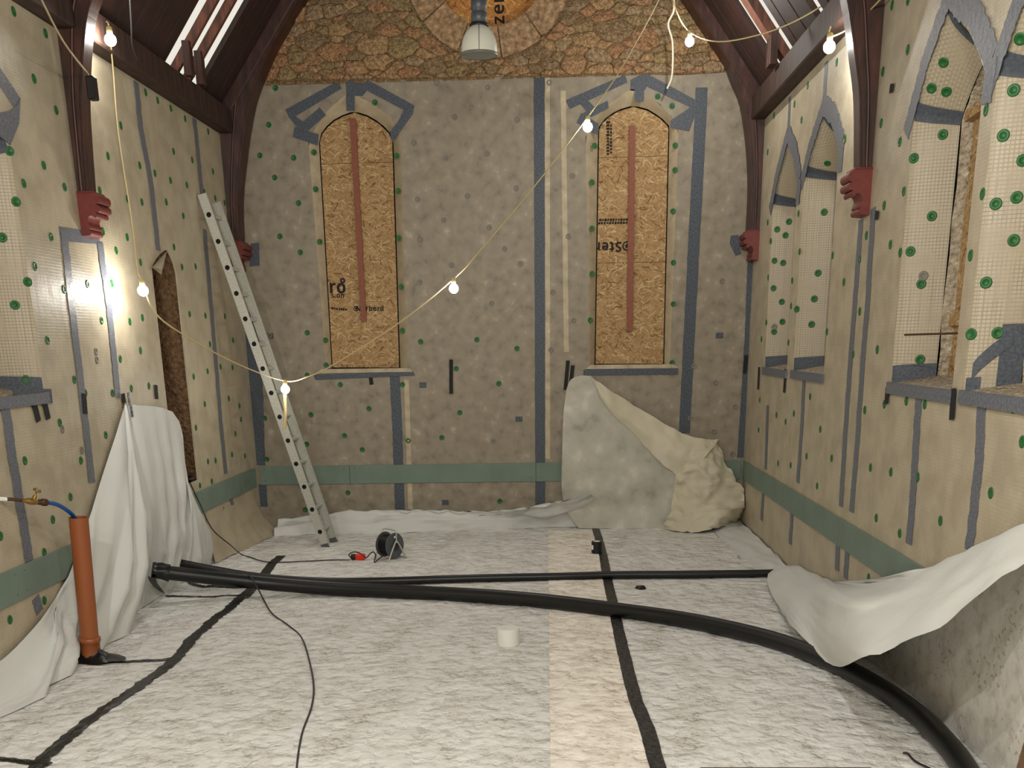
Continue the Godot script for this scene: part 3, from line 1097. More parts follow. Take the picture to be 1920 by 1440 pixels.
func wall_tapes():
	# end wall
	wtape("B", [Vector2(3.311, 4.721), Vector2(3.299, 2.866), Vector2(3.281, 0.264)], 0.115, M.tape)
	wtape("B", [Vector2(4.991, 4.57), Vector2(4.965, 3.262), Vector2(4.935, 1.879), Vector2(4.919, 1.066)], 0.125, M.tape)
	wtape("B", [Vector2(1.655, 1.743), Vector2(1.657, 1.185), Vector2(1.641, 0.221)], 0.115, M.tape)
	wtape("B", [Vector2(0.081, 2.456), Vector2(0.069, 1.798), Vector2(0.014, 0.773)], 0.17, M.tape)
	wtape("B", [Vector2(0.019, 0.551), Vector2(0.009, 0.29)], 0.15, M.tape)
	wtape("B", [Vector2(5.601, 2.874), Vector2(5.608, 2.161), Vector2(5.6, 1.478), Vector2(5.585, 0.783)], 0.12, M.tape)
	for q in [[Vector2(3.394, 4.699), Vector2(3.371, 0.801)], [Vector2(1.786, 1.701), Vector2(1.767, 0.238)], [Vector2(3.559, 4.576), Vector2(3.587, 1.97)]]: wtape("B", q, 0.055, M.lap, "lap_strip", 0.0005, 0.001, 0.02)
	# chevrons round the boarded lancets
	patch("B", [Vector2(0.634, 4.468), Vector2(1.212, 4.724), Vector2(1.246, 4.654), Vector2(0.683, 4.375)], M.tape)
	patch("B", [Vector2(1.29, 4.727), Vector2(1.526, 4.726), Vector2(2.001, 4.475), Vector2(1.947, 4.405), Vector2(1.509, 4.627), Vector2(1.461, 4.578), Vector2(1.292, 4.582)], M.tape)
	patch("B", [Vector2(2.001, 4.475), Vector2(1.98, 4.395), Vector2(1.752, 4.125), Vector2(1.729, 4.228), Vector2(1.831, 4.337), Vector2(1.886, 4.432)], M.tape, "seam_tape", 0.004)
	patch("B", [Vector2(1.288, 4.603), Vector2(1.378, 4.6), Vector2(1.368, 4.44), Vector2(1.283, 4.442)], M.tape, "seam_tape", 0.004)
	patch("B", [Vector2(0.658, 4.411), Vector2(0.742, 4.404), Vector2(0.866, 4.31), Vector2(0.792, 4.24)], M.tape, "seam_tape", 0.004)
	patch("B", [Vector2(1.003, 4.479), Vector2(1.066, 4.406), Vector2(0.856, 4.259), Vector2(0.776, 4.322)], M.tape, "seam_tape", 0.006)
	patch("B", [Vector2(0.723, 4.303), Vector2(0.974, 4.225), Vector2(0.954, 4.118), Vector2(0.693, 4.206)], M.tape, "seam_tape", 0.002)
	patch("B", [Vector2(3.586, 4.486), Vector2(4.198, 4.709), Vector2(4.221, 4.634), Vector2(3.625, 4.4)], M.tape)
	patch("B", [Vector2(4.254, 4.658), Vector2(4.363, 4.704), Vector2(4.428, 4.708), Vector2(4.958, 4.442), Vector2(4.922, 4.368), Vector2(4.42, 4.594), Vector2(4.409, 4.565), Vector2(4.255, 4.569)], M.tape)
	patch("B", [Vector2(4.299, 4.578), Vector2(4.398, 4.575), Vector2(4.39, 4.451), Vector2(4.301, 4.458)], M.tape, "seam_tape", 0.004)
	patch("B", [Vector2(4.958, 4.442), Vector2(4.934, 4.333), Vector2(4.873, 4.164), Vector2(4.678, 4.199), Vector2(4.676, 4.269), Vector2(4.828, 4.356)], M.tape, "seam_tape", 0.004)
	patch("B", [Vector2(3.714, 4.473), Vector2(3.792, 4.501), Vector2(3.903, 4.393), Vector2(3.837, 4.34)], M.tape, "seam_tape", 0.004)
	patch("B", [Vector2(4.019, 4.47), Vector2(4.031, 4.4), Vector2(3.803, 4.3), Vector2(3.77, 4.361)], M.tape, "seam_tape", 0.006)
	patch("B", [Vector2(3.748, 4.362), Vector2(3.926, 4.257), Vector2(3.927, 4.145), Vector2(3.698, 4.272)], M.tape, "seam_tape", 0.003)
	# sill tapes, corbel patches, print squares
	patch("B", [Vector2(0.736, 1.776), Vector2(1.868, 1.786), Vector2(1.884, 1.746), Vector2(0.756, 1.717)], M.tape, "sill_tape", 0.004, 0.012)
	patch("B", [Vector2(3.777, 1.778), Vector2(4.826, 1.778), Vector2(4.828, 1.709), Vector2(3.777, 1.715)], M.tape, "sill_tape", 0.004, 0.012)
	patch("B", [Vector2(0.145, 3.163), Vector2(0.24, 3.172), Vector2(0.225, 2.937), Vector2(0.112, 2.929)], M.tape)
	patch("B", [Vector2(5.35, 3.137), Vector2(5.429, 3.146), Vector2(5.472, 2.952), Vector2(5.41, 2.932), Vector2(5.342, 3.057)], M.tape)
	for q in [Vector2(1.97, 1.64), Vector2(3.048, 1.248), Vector2(2.176, 0.314), Vector2(5.272, 2.116), Vector2(0.274, 2.198)]: patch("B", [q + Vector2(-0.04, -0.03), q + Vector2(0.04, -0.03), q + Vector2(0.04, 0.03), q + Vector2(-0.04, 0.03)], M.tape, "tape_patch")
	for q in [[Vector2(2.299, 1.912), Vector2(2.287, 1.541)], [Vector2(3.605, 1.878), Vector2(3.574, 1.562)], [Vector2(3.658, 1.826), Vector2(3.634, 1.613)], [Vector2(1.379, 1.777), Vector2(1.39, 1.655)], [Vector2(3.831, 1.783), Vector2(3.825, 1.679)], [Vector2(5.574, 1.902), Vector2(5.565, 1.709)]]: wtape("B", q, 0.042, M.black_matt, "black_tape", 0.007, 0.003, 0.05)
	# left wall
	for q in [[Vector2(-9.388, 4.187), Vector2(-9.381, 3.84), Vector2(-9.483, 3.446), Vector2(-9.481, 2.893)], [Vector2(-10.854, 4.187), Vector2(-10.864, 3.829), Vector2(-10.866, 3.485)], [Vector2(-10.839, 3.2), Vector2(-10.813, 2.552), Vector2(-10.787, 1.882), Vector2(-10.758, 1.299), Vector2(-10.766, 0.817)], [Vector2(-7.651, 2.883), Vector2(-7.623, 2.422), Vector2(-7.605, 1.985), Vector2(-7.587, 1.535), Vector2(-7.568, 1.13)], [Vector2(-8.247, 2.848), Vector2(-8.272, 2.371), Vector2(-8.246, 1.935), Vector2(-8.227, 1.713)], [Vector2(-6.487, 1.763), Vector2(-6.472, 1.42), Vector2(-6.482, 1.149), Vector2(-6.486, 0.759)], [Vector2(-10.846, 0.656), Vector2(-10.906, 0.248)], [Vector2(-6.496, 0.514), Vector2(-6.521, 0.406)]]: wtape("L", q, 0.105, M.side_tape, "seam_tape", 0.001, 0.002, 0.25)
	patch("L", [Vector2(-7.589, 2.894), Vector2(-8.269, 2.918), Vector2(-8.243, 2.837), Vector2(-7.592, 2.801)], M.side_tape)
	patch("L", [Vector2(-6.604, 1.839), Vector2(-7.107, 1.822), Vector2(-7.1, 1.728), Vector2(-6.606, 1.78)], M.tape, "sill_tape", 0.003, 0.012)
	patch("L", [Vector2(-6.945, 3.784), Vector2(-7.062, 3.753), Vector2(-7.272, 3.63), Vector2(-7.184, 3.547), Vector2(-7.028, 3.645), Vector2(-6.88, 3.676)], M.side_tape)
	patch("L", [Vector2(-7.272, 3.63), Vector2(-7.2, 3.467), Vector2(-7.043, 3.316), Vector2(-6.897, 3.351), Vector2(-6.937, 3.478), Vector2(-7.094, 3.52), Vector2(-7.189, 3.564)], M.side_tape, "seam_tape", 0.004)
	for q in [[Vector2(-7.616, 1.768), Vector2(-7.598, 1.625)], [Vector2(-6.844, 1.755), Vector2(-6.876, 1.622)], [Vector2(-6.993, 1.754), Vector2(-7.014, 1.627)], [Vector2(-9.048, 1.777), Vector2(-9.036, 1.661)], [Vector2(-8.319, 1.737), Vector2(-8.327, 1.663)]]: wtape("L", q, 0.065, M.black_matt, "black_tape", 0.008, 0.003, 0.1)
	# right wall
	for q in [[Vector2(-7.911, 2.855), Vector2(-7.91, 2.474), Vector2(-7.914, 1.999), Vector2(-7.908, 1.468), Vector2(-7.879, 0.837)], [Vector2(-7.637, 2.899), Vector2(-7.596, 2.317), Vector2(-7.604, 1.892), Vector2(-7.584, 1.303), Vector2(-7.592, 0.841)], [Vector2(-9.299, 1.723), Vector2(-9.27, 1.327), Vector2(-9.298, 0.837)], [Vector2(-6.404, 1.734), Vector2(-6.371, 1.418), Vector2(-6.338, 1.102), Vector2(-6.333, 0.841)], [Vector2(-5.469, 1.722), Vector2(-5.418, 1.4), Vector2(-5.424, 1.179), Vector2(-5.423, 0.977)], [Vector2(-10.765, 1.427), Vector2(-10.702, 0.794)], [Vector2(-9.437, 0.578), Vector2(-9.437, 0.259)], [Vector2(-7.623, 0.599), Vector2(-7.609, 0.34)], [Vector2(-7.883, 0.633), Vector2(-7.85, 0.349)], [Vector2(-10.758, 0.597), Vector2(-10.78, 0.261)]]: wtape("R", q, 0.105, M.side_tape, "seam_tape", 0.001, 0.002, 0.25)
	# chevrons of tape round the side lancets
	for h in HOLES["R"]:
		var far := Vector2(h[0] - 0.10, h[3] - 0.08)
		var ap := Vector2(h[4], h[5] + 0.04)
		var near := Vector2(h[1] + 0.09, h[3] + 0.04)
		wtape("R", [far, far.lerp(ap, 0.5) + Vector2(-0.05, 0.02), ap], 0.13, M.side_tape, "arch_tape", 0.002, 0.002, 0.3)
		wtape("R", [ap, ap.lerp(near, 0.5) + Vector2(0.05, 0.03), near], 0.15, M.side_tape, "arch_tape", 0.003, 0.002, 0.3)
		wtape("R", [near, near + Vector2(-0.02, -0.2)], 0.13, M.side_tape, "arch_tape", 0.004, 0.002, 0.2)
		wtape("R", [ap, ap + Vector2(-0.01, 0.3)], 0.10, M.side_tape, "arch_tape", 0.001, 0.002, 0.2)
	for q in [[Vector2(-6.982, 1.748), Vector2(-6.975, 1.644)], [Vector2(-5.847, 1.786), Vector2(-5.83, 1.621)], [Vector2(-11.274, 1.79), Vector2(-11.271, 1.563)], [Vector2(-10.01, 1.796), Vector2(-10.02, 1.584)], [Vector2(-7.51, 2.868), Vector2(-7.518, 2.813)], [Vector2(-7.405, 3.603), Vector2(-7.413, 3.552)]]: wtape("R", q, 0.065, M.black_matt, "black_tape", 0.008, 0.003, 0.05)

func plug(wall: Node3D, kind: String, at: Vector3, n: Vector3):
	if not plug_mesh.has(kind):
		var st := tool()
		lathe(st, [Vector2(0.030, 0.0), Vector2(0.029, 0.003), Vector2(0.024, 0.005), Vector2(0.014, 0.004), Vector2(0.012, 0.001), Vector2(0.0005, 0.001)], 14, Transform3D.IDENTITY)
		st.generate_normals()
		plug_mesh[kind] = st.commit()
	var o := MeshInstance3D.new()
	o.mesh = plug_mesh[kind]
	o.material_override = M.green if kind == "g" else M.grey_plug
	o.name = "fixing_plug"
	wall.add_child(o, true)
	o.transform = turned(at + n * 0.001, n)

func wall_plugs():
	plug(wall_left, "g", Vector3(-3.399, 4.141, -7.351), Vector3(1, 0, 0))
	plug(wall_left, "g", Vector3(-3.399, 4.128, -7.782), Vector3(1, 0, 0))
	plug(wall_left, "g", Vector3(-3.399, 3.794, -7.513), Vector3(1, 0, 0))
	plug(wall_left, "g", Vector3(-3.399, 3.661, -7.792), Vector3(1, 0, 0))
	plug(wall_left, "g", Vector3(-3.402, 3.282, -7.035), Vector3(0.755, 0, 0.656))
	plug(wall_left, "g", Vector3(-3.399, 3.266, -7.484), Vector3(1, 0, 0))
	plug(wall_left, "g", Vector3(-3.399, 3.109, -7.159), Vector3(1, 0, 0))
	plug(wall_left, "g", Vector3(-3.399, 3.169, -7.764), Vector3(1, 0, 0))
	plug(wall_left, "g", Vector3(-3.405, 2.985, -7.033), Vector3(0.719, 0, 0.695))
	plug(wall_left, "g", Vector3(-3.503, 2.769, -6.982), Vector3(0.334, 0, 0.943))
	plug(wall_left, "g", Vector3(-3.399, 2.812, -7.448), Vector3(1, 0, 0))
	plug(wall_left, "g", Vector3(-3.399, 3.78, -8.949), Vector3(1, 0, 0))
	plug(wall_left, "g", Vector3(-3.399, 3.505, -8.613), Vector3(1, 0, 0))
	plug(wall_left, "g", Vector3(-3.399, 3.538, -9.269), Vector3(1, 0, 0))
	plug(wall_left, "g", Vector3(-3.399, 4.151, -9.595), Vector3(1, 0, 0))
	plug(wall_left, "g", Vector3(-3.399, 4.146, -9.87), Vector3(1, 0, 0))
	plug(wall_left, "g", Vector3(-3.399, 4.149, -10.201), Vector3(1, 0, 0))
	plug(wall_left, "g", Vector3(-3.399, 4.136, -10.575), Vector3(1, 0, 0))
	plug(wall_left, "g", Vector3(-3.399, 4.15, -11.262), Vector3(1, 0, 0))
	plug(wall_left, "g", Vector3(-3.399, 3.788, -10.154), Vector3(1, 0, 0))
	plug(wall_left, "g", Vector3(-3.399, 3.798, -10.667), Vector3(1, 0, 0))
	plug(wall_left, "g", Vector3(-3.399, 3.527, -9.608), Vector3(1, 0, 0))
	plug(wall_left, "g", Vector3(-3.399, 3.524, -9.991), Vector3(1, 0, 0))
	plug(wall_left, "g", Vector3(-3.399, 3.548, -10.435), Vector3(1, 0, 0))
	plug(wall_left, "g", Vector3(-3.399, 3.79, -11.299), Vector3(1, 0, 0))
	plug(wall_left, "g", Vector3(-3.399, 3.235, -8.912), Vector3(1, 0, 0))
	plug(wall_left, "g", Vector3(-3.399, 3.25, -9.224), Vector3(1, 0, 0))
	plug(wall_left, "g", Vector3(-3.399, 3.323, -9.819), Vector3(1, 0, 0))
	plug(wall_left, "g", Vector3(-3.399, 3.256, -10.243), Vector3(1, 0, 0))
	plug(wall_left, "g", Vector3(-3.399, 3.54, -11.294), Vector3(1, 0, 0))
	plug(wall_left, "g", Vector3(-3.399, 3.553, -10.948), Vector3(1, 0, 0))
	plug(wall_left, "g", Vector3(-3.399, 3.227, -8.374), Vector3(1, 0, 0))
	plug(wall_left, "g", Vector3(-3.399, 2.935, -8.339), Vector3(1, 0, 0))
	plug(wall_left, "g", Vector3(-3.399, 2.938, -8.81), Vector3(1, 0, 0))
	plug(wall_left, "g", Vector3(-3.399, 2.817, -8.551), Vector3(1, 0, 0))
	plug(wall_left, "g", Vector3(-3.399, 2.957, -9.901), Vector3(1, 0, 0))
	plug(wall_left, "g", Vector3(-3.399, 3.536, -11.605), Vector3(1, 0, 0))
	plug(wall_left, "g", Vector3(-3.399, 2.605, -7.151), Vector3(1, 0, 0))
	plug(wall_left, "g", Vector3(-3.405, 2.502, -7.033), Vector3(0.719, 0, 0.695))
	plug(wall_left, "g", Vector3(-3.489, 2.359, -6.987), Vector3(0.352, 0, 0.936))
	plug(wall_left, "g", Vector3(-3.399, 2.138, -7.18), Vector3(1, 0, 0))
	plug(wall_left, "g", Vector3(-3.489, 1.887, -6.987), Vector3(0.352, 0, 0.936))
	plug(wall_left, "g", Vector3(-3.399, 1.592, -7.191), Vector3(1, 0, 0))
	plug(wall_left, "k", Vector3(-3.399, 1.546, -7.214), Vector3(1, 0, 0))
	plug(wall_left, "g", Vector3(-3.399, 1.391, -6.63), Vector3(1, 0, 0))
	plug(wall_left, "g", Vector3(-3.399, 1.306, -7.437), Vector3(1, 0, 0))
	plug(wall_left, "g", Vector3(-3.399, 2.481, -7.539), Vector3(1, 0, 0))
	plug(wall_left, "g", Vector3(-3.399, 2.537, -7.937), Vector3(1, 0, 0))
	plug(wall_left, "g", Vector3(-3.399, 2.566, -8.389), Vector3(1, 0, 0))
	plug(wall_left, "g", Vector3(-3.399, 2.286, -8.106), Vector3(1, 0, 0))
	plug(wall_left, "g", Vector3(-3.399, 2.288, -8.658), Vector3(1, 0, 0))
	plug(wall_left, "g", Vector3(-3.399, 2.326, -8.94), Vector3(1, 0, 0))
	plug(wall_left, "g", Vector3(-3.399, 2.064, -8.812), Vector3(1, 0, 0))
	plug(wall_left, "g", Vector3(-3.399, 2.003, -8.372), Vector3(1, 0, 0))
	plug(wall_left, "g", Vector3(-3.399, 2.765, -9.036), Vector3(1, 0, 0))
	plug(wall_left, "g", Vector3(-3.399, 2.798, -10.062), Vector3(1, 0, 0))
	plug(wall_left, "g", Vector3(-3.399, 2.83, -10.453), Vector3(1, 0, 0))
	plug(wall_left, "g", Vector3(-3.399, 2.385, -10.139), Vector3(1, 0, 0))
	plug(wall_left, "g", Vector3(-3.399, 2.384, -10.604), Vector3(1, 0, 0))
	plug(wall_left, "g", Vector3(-3.399, 2.396, -11.245), Vector3(1, 0, 0))
	plug(wall_left, "g", Vector3(-3.399, 2.114, -10.662), Vector3(1, 0, 0))
	plug(wall_left, "g", Vector3(-3.399, 2.156, -11.457), Vector3(1, 0, 0))
	plug(wall_left, "g", Vector3(-3.399, 1.892, -10.936), Vector3(1, 0, 0))
	plug(wall_left, "g", Vector3(-3.399, 1.876, -11.346), Vector3(1, 0, 0))
	plug(wall_left, "g", Vector3(-3.399, 1.856, -10.503), Vector3(1, 0, 0))
	plug(wall_left, "g", Vector3(-3.399, 1.817, -10.072), Vector3(1, 0, 0))
	plug(wall_left, "g", Vector3(-3.399, 1.549, -10.317), Vector3(1, 0, 0))
	plug(wall_left, "g", Vector3(-3.399, 1.564, -11.118), Vector3(1, 0, 0))
	plug(wall_left, "g", Vector3(-3.399, 1.468, -11.475), Vector3(1, 0, 0))
	plug(wall_left, "g", Vector3(-3.399, 1.347, -9.986), Vector3(1, 0, 0))
	plug(wall_left, "g", Vector3(-3.399, 1.322, -11.484), Vector3(1, 0, 0))
	plug(wall_left, "g", Vector3(-3.399, 1.189, -11.231), Vector3(1, 0, 0))
	plug(wall_left, "g", Vector3(-3.399, 0.983, -10.475), Vector3(1, 0, 0))
	plug(wall_left, "g", Vector3(-3.399, 0.999, -10.237), Vector3(1, 0, 0))
	plug(wall_left, "g", Vector3(-3.399, 0.985, -11.043), Vector3(1, 0, 0))
	plug(wall_left, "g", Vector3(-3.399, 0.923, -11.512), Vector3(1, 0, 0))
	plug(wall_left, "g", Vector3(-3.399, 1.871, -7.507), Vector3(1, 0, 0))
	plug(wall_left, "g", Vector3(-3.399, 1.771, -7.659), Vector3(1, 0, 0))
	plug(wall_left, "g", Vector3(-3.399, 1.75, -8.14), Vector3(1, 0, 0))
	plug(wall_left, "g", Vector3(-3.399, 1.77, -8.524), Vector3(1, 0, 0))
	plug(wall_left, "g", Vector3(-3.399, 1.775, -8.909), Vector3(1, 0, 0))
	plug(wall_left, "g", Vector3(-3.399, 1.448, -7.918), Vector3(1, 0, 0))
	plug(wall_left, "k", Vector3(-3.399, 1.375, -7.471), Vector3(1, 0, 0))
	plug(wall_left, "k", Vector3(-3.399, 2.062, -7.935), Vector3(1, 0, 0))
	plug(wall_left, "k", Vector3(-3.399, 2.002, -7.932), Vector3(1, 0, 0))
	plug(wall_left, "g", Vector3(-3.399, 1.077, -7.194), Vector3(1, 0, 0))
	plug(wall_left, "g", Vector3(-3.399, 0.966, -6.888), Vector3(1, 0, 0))
	plug(wall_left, "g", Vector3(-3.399, 0.776, -6.703), Vector3(1, 0, 0))
	plug(wall_left, "g", Vector3(-3.399, 0.455, -6.142), Vector3(1, 0, 0))
	plug(wall_left, "g", Vector3(-3.399, 0.467, -6.605), Vector3(1, 0, 0))
	plug(wall_left, "g", Vector3(-3.399, 0.978, -6.188), Vector3(1, 0, 0))
	plug(wall_left, "g", Vector3(-3.399, 0.797, -10.292), Vector3(1, 0, 0))
	plug(wall_left, "g", Vector3(-3.399, 0.801, -9.929), Vector3(1, 0, 0))
	plug(wall_left, "g", Vector3(-3.399, 0.472, -10.579), Vector3(1, 0, 0))
	plug(wall_left, "g", Vector3(-3.399, 0.336, -10.192), Vector3(1, 0, 0))
	plug(wall_left, "g", Vector3(-3.399, 0.213, -10.644), Vector3(1, 0, 0))
	plug(wall_back, "g", Vector3(-2.851, 4.676, -11.959), Vector3(-0.001, 0, 1))
	plug(wall_back, "g", Vector3(-2.953, 4.33, -11.96), Vector3(-0.001, 0, 1))
	plug(wall_back, "g", Vector3(-3.074, 4.036, -11.96), Vector3(-0.001, 0, 1))
	plug(wall_back, "g", Vector3(-2.711, 4.005, -11.959), Vector3(-0.001, 0, 1))
	plug(wall_back, "g", Vector3(-2.934, 3.816, -11.96), Vector3(-0.001, 0, 1))
	plug(wall_back, "g", Vector3(-2.694, 3.559, -11.959), Vector3(-0.001, 0, 1))
	plug(wall_back, "g", Vector3(-2.925, 3.23, -11.959), Vector3(-0.001, 0, 1))
	plug(wall_back, "g", Vector3(-2.713, 3.063, -11.959), Vector3(-0.001, 0, 1))
	plug(wall_back, "g", Vector3(-2.489, 4.054, -11.959), Vector3(-0.001, 0, 1))
	plug(wall_back, "g", Vector3(-2.497, 3.692, -11.959), Vector3(-0.001, 0, 1))
	plug(wall_back, "g", Vector3(-2.49, 3.167, -11.959), Vector3(-0.001, 0, 1))
	plug(wall_back, "g", Vector3(-1.811, 4.513, -11.958), Vector3(-0.001, 0, 1))
	plug(wall_back, "g", Vector3(-1.611, 3.999, -11.958), Vector3(-0.001, 0, 1))
	plug(wall_back, "g", Vector3(-1.609, 3.655, -11.958), Vector3(-0.001, 0, 1))
	plug(wall_back, "g", Vector3(-1.627, 3.185, -11.958), Vector3(-0.001, 0, 1))
	plug(wall_back, "k", Vector3(-1.149, 4.675, -11.958), Vector3(-0.001, 0, 1))
	plug(wall_back, "k", Vector3(-0.622, 4.621, -11.957), Vector3(-0.001, 0, 1))
	plug(wall_back, "k", Vector3(-0.978, 4.354, -11.957), Vector3(-0.001, 0, 1))
	plug(wall_back, "k", Vector3(-0.321, 4.312, -11.957), Vector3(-0.001, 0, 1))
	plug(wall_back, "k", Vector3(-1.416, 4.118, -11.958), Vector3(-0.001, 0, 1))
	plug(wall_back, "k", Vector3(-1.082, 3.964, -11.958), Vector3(-0.001, 0, 1))
	plug(wall_back, "k", Vector3(-0.646, 3.997, -11.957), Vector3(-0.001, 0, 1))
	plug(wall_back, "k", Vector3(-0.866, 3.59, -11.957), Vector3(-0.001, 0, 1))
	plug(wall_back, "k", Vector3(-1.403, 3.568, -11.958), Vector3(-0.001, 0, 1))
	plug(wall_back, "k", Vector3(-0.341, 3.653, -11.957), Vector3(-0.001, 0, 1))
	plug(wall_back, "k", Vector3(-1.129, 3.354, -11.958), Vector3(-0.001, 0, 1))
	plug(wall_back, "k", Vector3(-0.641, 3.272, -11.957), Vector3(-0.001, 0, 1))
	plug(wall_back, "k", Vector3(-0.476, 3.054, -11.957), Vector3(-0.001, 0, 1))
	plug(wall_back, "k", Vector3(-1.391, 3.163, -11.958), Vector3(-0.001, 0, 1))
	plug(wall_back, "k", Vector3(0.016, 4.654, -11.956), Vector3(-0.001, 0, 1))
	plug(wall_back, "k", Vector3(0.256, 3.762, -11.956), Vector3(-0.001, 0, 1))
	plug(wall_back, "k", Vector3(0.211, 3.165, -11.956), Vector3(-0.001, 0, 1))
	plug(wall_back, "g", Vector3(0.463, 3.696, -11.956), Vector3(-0.001, 0, 1))
	plug(wall_back, "g", Vector3(0.466, 3.24, -11.956), Vector3(-0.001, 0, 1))
	plug(wall_back, "g", Vector3(0.489, 4.048, -11.956), Vector3(-0.001, 0, 1))
	plug(wall_back, "g", Vector3(1.333, 4.032, -11.955), Vector3(-0.001, 0, 1))
	plug(wall_back, "g", Vector3(1.338, 3.794, -11.955), Vector3(-0.001, 0, 1))
	plug(wall_back, "g", Vector3(1.327, 3.393, -11.955), Vector3(-0.001, 0, 1))
	plug(wall_back, "g", Vector3(1.14, 4.497, -11.955), Vector3(-0.001, 0, 1))
	plug(wall_back, "g", Vector3(1.29, 4.404, -11.955), Vector3(-0.001, 0, 1))
	plug(wall_back, "g", Vector3(-2.7, 2.226, -11.959), Vector3(-0.001, 0, 1))
	plug(wall_back, "g", Vector3(-2.499, 2.142, -11.959), Vector3(-0.001, 0, 1))
	plug(wall_back, "g", Vector3(-2.511, 1.873, -11.959), Vector3(-0.001, 0, 1))
	plug(wall_back, "g", Vector3(-2.735, 1.768, -11.959), Vector3(-0.001, 0, 1))
	plug(wall_back, "k", Vector3(-3.126, 2.202, -11.96), Vector3(-0.001, 0, 1))
	plug(wall_back, "g", Vector3(-2.366, 1.659, -11.959), Vector3(-0.001, 0, 1))
	plug(wall_back, "g", Vector3(-1.658, 1.648, -11.958), Vector3(-0.001, 0, 1))
	plug(wall_back, "g", Vector3(-2.056, 1.39, -11.959), Vector3(-0.001, 0, 1))
	plug(wall_back, "g", Vector3(-2.726, 1.333, -11.959), Vector3(-0.001, 0, 1))
	plug(wall_back, "g", Vector3(-3.261, 1.301, -11.96), Vector3(-0.001, 0, 1))
	plug(wall_back, "g", Vector3(-2.355, 1.093, -11.959), Vector3(-0.001, 0, 1))
	plug(wall_back, "g", Vector3(-2.159, 0.932, -11.959), Vector3(-0.001, 0, 1))
	plug(wall_back, "g", Vector3(-2.799, 1.004, -11.959), Vector3(-0.001, 0, 1))
	plug(wall_back, "g", Vector3(-3.276, 0.838, -11.96), Vector3(-0.001, 0, 1))
	plug(wall_back, "g", Vector3(-1.434, 2.108, -11.958), Vector3(-0.001, 0, 1))
	plug(wall_back, "g", Vector3(-0.806, 2.118, -11.957), Vector3(-0.001, 0, 1))
	plug(wall_back, "g", Vector3(-1.634, 2.229, -11.958), Vector3(-0.001, 0, 1))
	plug(wall_back, "g", Vector3(-1.046, 1.812, -11.957), Vector3(-0.001, 0, 1))
	plug(wall_back, "g", Vector3(-1.021, 1.33, -11.957), Vector3(-0.001, 0, 1))
	plug(wall_back, "g", Vector3(-1.236, 1.055, -11.958), Vector3(-0.001, 0, 1))
	plug(wall_back, "g", Vector3(-1.623, 1.026, -11.958), Vector3(-0.001, 0, 1))
	plug(wall_back, "g", Vector3(-2.357, 0.441, -11.959), Vector3(-0.001, 0, 1))
	plug(wall_back, "g", Vector3(-2.873, 0.249, -11.959), Vector3(-0.001, 0, 1))
	plug(wall_back, "g", Vector3(-0.361, 2.017, -11.957), Vector3(-0.001, 0, 1))
	plug(wall_back, "g", Vector3(-0.571, 1.642, -11.957), Vector3(-0.001, 0, 1))
	plug(wall_back, "g", Vector3(-0.587, 0.322, -11.957), Vector3(-0.001, 0, 1))
	plug(wall_back, "k", Vector3(-0.646, 1.005, -11.957), Vector3(-0.001, 0, 1))
	plug(wall_back, "k", Vector3(0.016, 1.996, -11.956), Vector3(-0.001, 0, 1))
	plug(wall_back, "g", Vector3(1.361, 1.835, -11.955), Vector3(-0.001, 0, 1))
	plug(wall_back, "k", Vector3(1.85, 1.614, -11.954), Vector3(-0.001, 0, 1))
	plug(wall_back, "k", Vector3(2.08, 1.349, -11.954), Vector3(-0.001, 0, 1))
	plug(wall_back, "k", Vector3(1.85, 1.077, -11.954), Vector3(-0.001, 0, 1))
	plug(wall_back, "k", Vector3(1.603, 1.794, -11.955), Vector3(-0.001, 0, 1))
	plug(wall_back, "k", Vector3(1.585, 1.23, -11.955), Vector3(-0.001, 0, 1))
	plug(wall_back, "k", Vector3(2.075, 0.826, -11.954), Vector3(-0.001, 0, 1))
	plug(wall_back, "k", Vector3(-1.059, 2.898, -11.957), Vector3(-0.001, 0, 1))
	plug(wall_back, "k", Vector3(-0.31, 2.899, -11.957), Vector3(-0.001, 0, 1))
	plug(wall_back, "k", Vector3(-1.417, 2.731, -11.958), Vector3(-0.001, 0, 1))
	plug(wall_back, "k", Vector3(-0.631, 2.497, -11.957), Vector3(-0.001, 0, 1))
	plug(wall_back, "k", Vector3(0.041, 2.599, -11.956), Vector3(-0.001, 0, 1))
	plug(wall_back, "k", Vector3(0.27, 2.302, -11.956), Vector3(-0.001, 0, 1))
	plug(wall_back, "g", Vector3(0.472, 2.782, -11.956), Vector3(-0.001, 0, 1))
	plug(wall_back, "g", Vector3(0.452, 2.303, -11.956), Vector3(-0.001, 0, 1))
	plug(wall_back, "g", Vector3(-1.624, 2.688, -11.958), Vector3(-0.001, 0, 1))
	plug(wall_back, "g", Vector3(1.346, 2.879, -11.955), Vector3(-0.001, 0, 1))
	plug(wall_back, "g", Vector3(1.358, 2.454, -11.955), Vector3(-0.001, 0, 1))
	plug(wall_back, "k", Vector3(1.877, 2.681, -11.954), Vector3(-0.001, 0, 1))
	plug(wall_right, "g", Vector3(2.201, 4.086, -7.569), Vector3(-1, 0, 0))
	plug(wall_right, "g", Vector3(2.201, 3.737, -7.172), Vector3(-1, 0, 0))
	plug(wall_right, "g", Vector3(2.201, 3.729, -7.66), Vector3(-1, 0, 0))
	plug(wall_right, "g", Vector3(2.201, 3.413, -7.609), Vector3(-1, 0, 0))
	plug(wall_right, "g", Vector3(2.201, 3.229, -7.179), Vector3(-1, 0, 0))
	plug(wall_right, "g", Vector3(2.221, 3.097, -6.947), Vector3(-0.569, 0, 0.823))
	plug(wall_right, "g", Vector3(2.362, 3.214, -6.889), Vector3(-0.285, 0, 0.958))
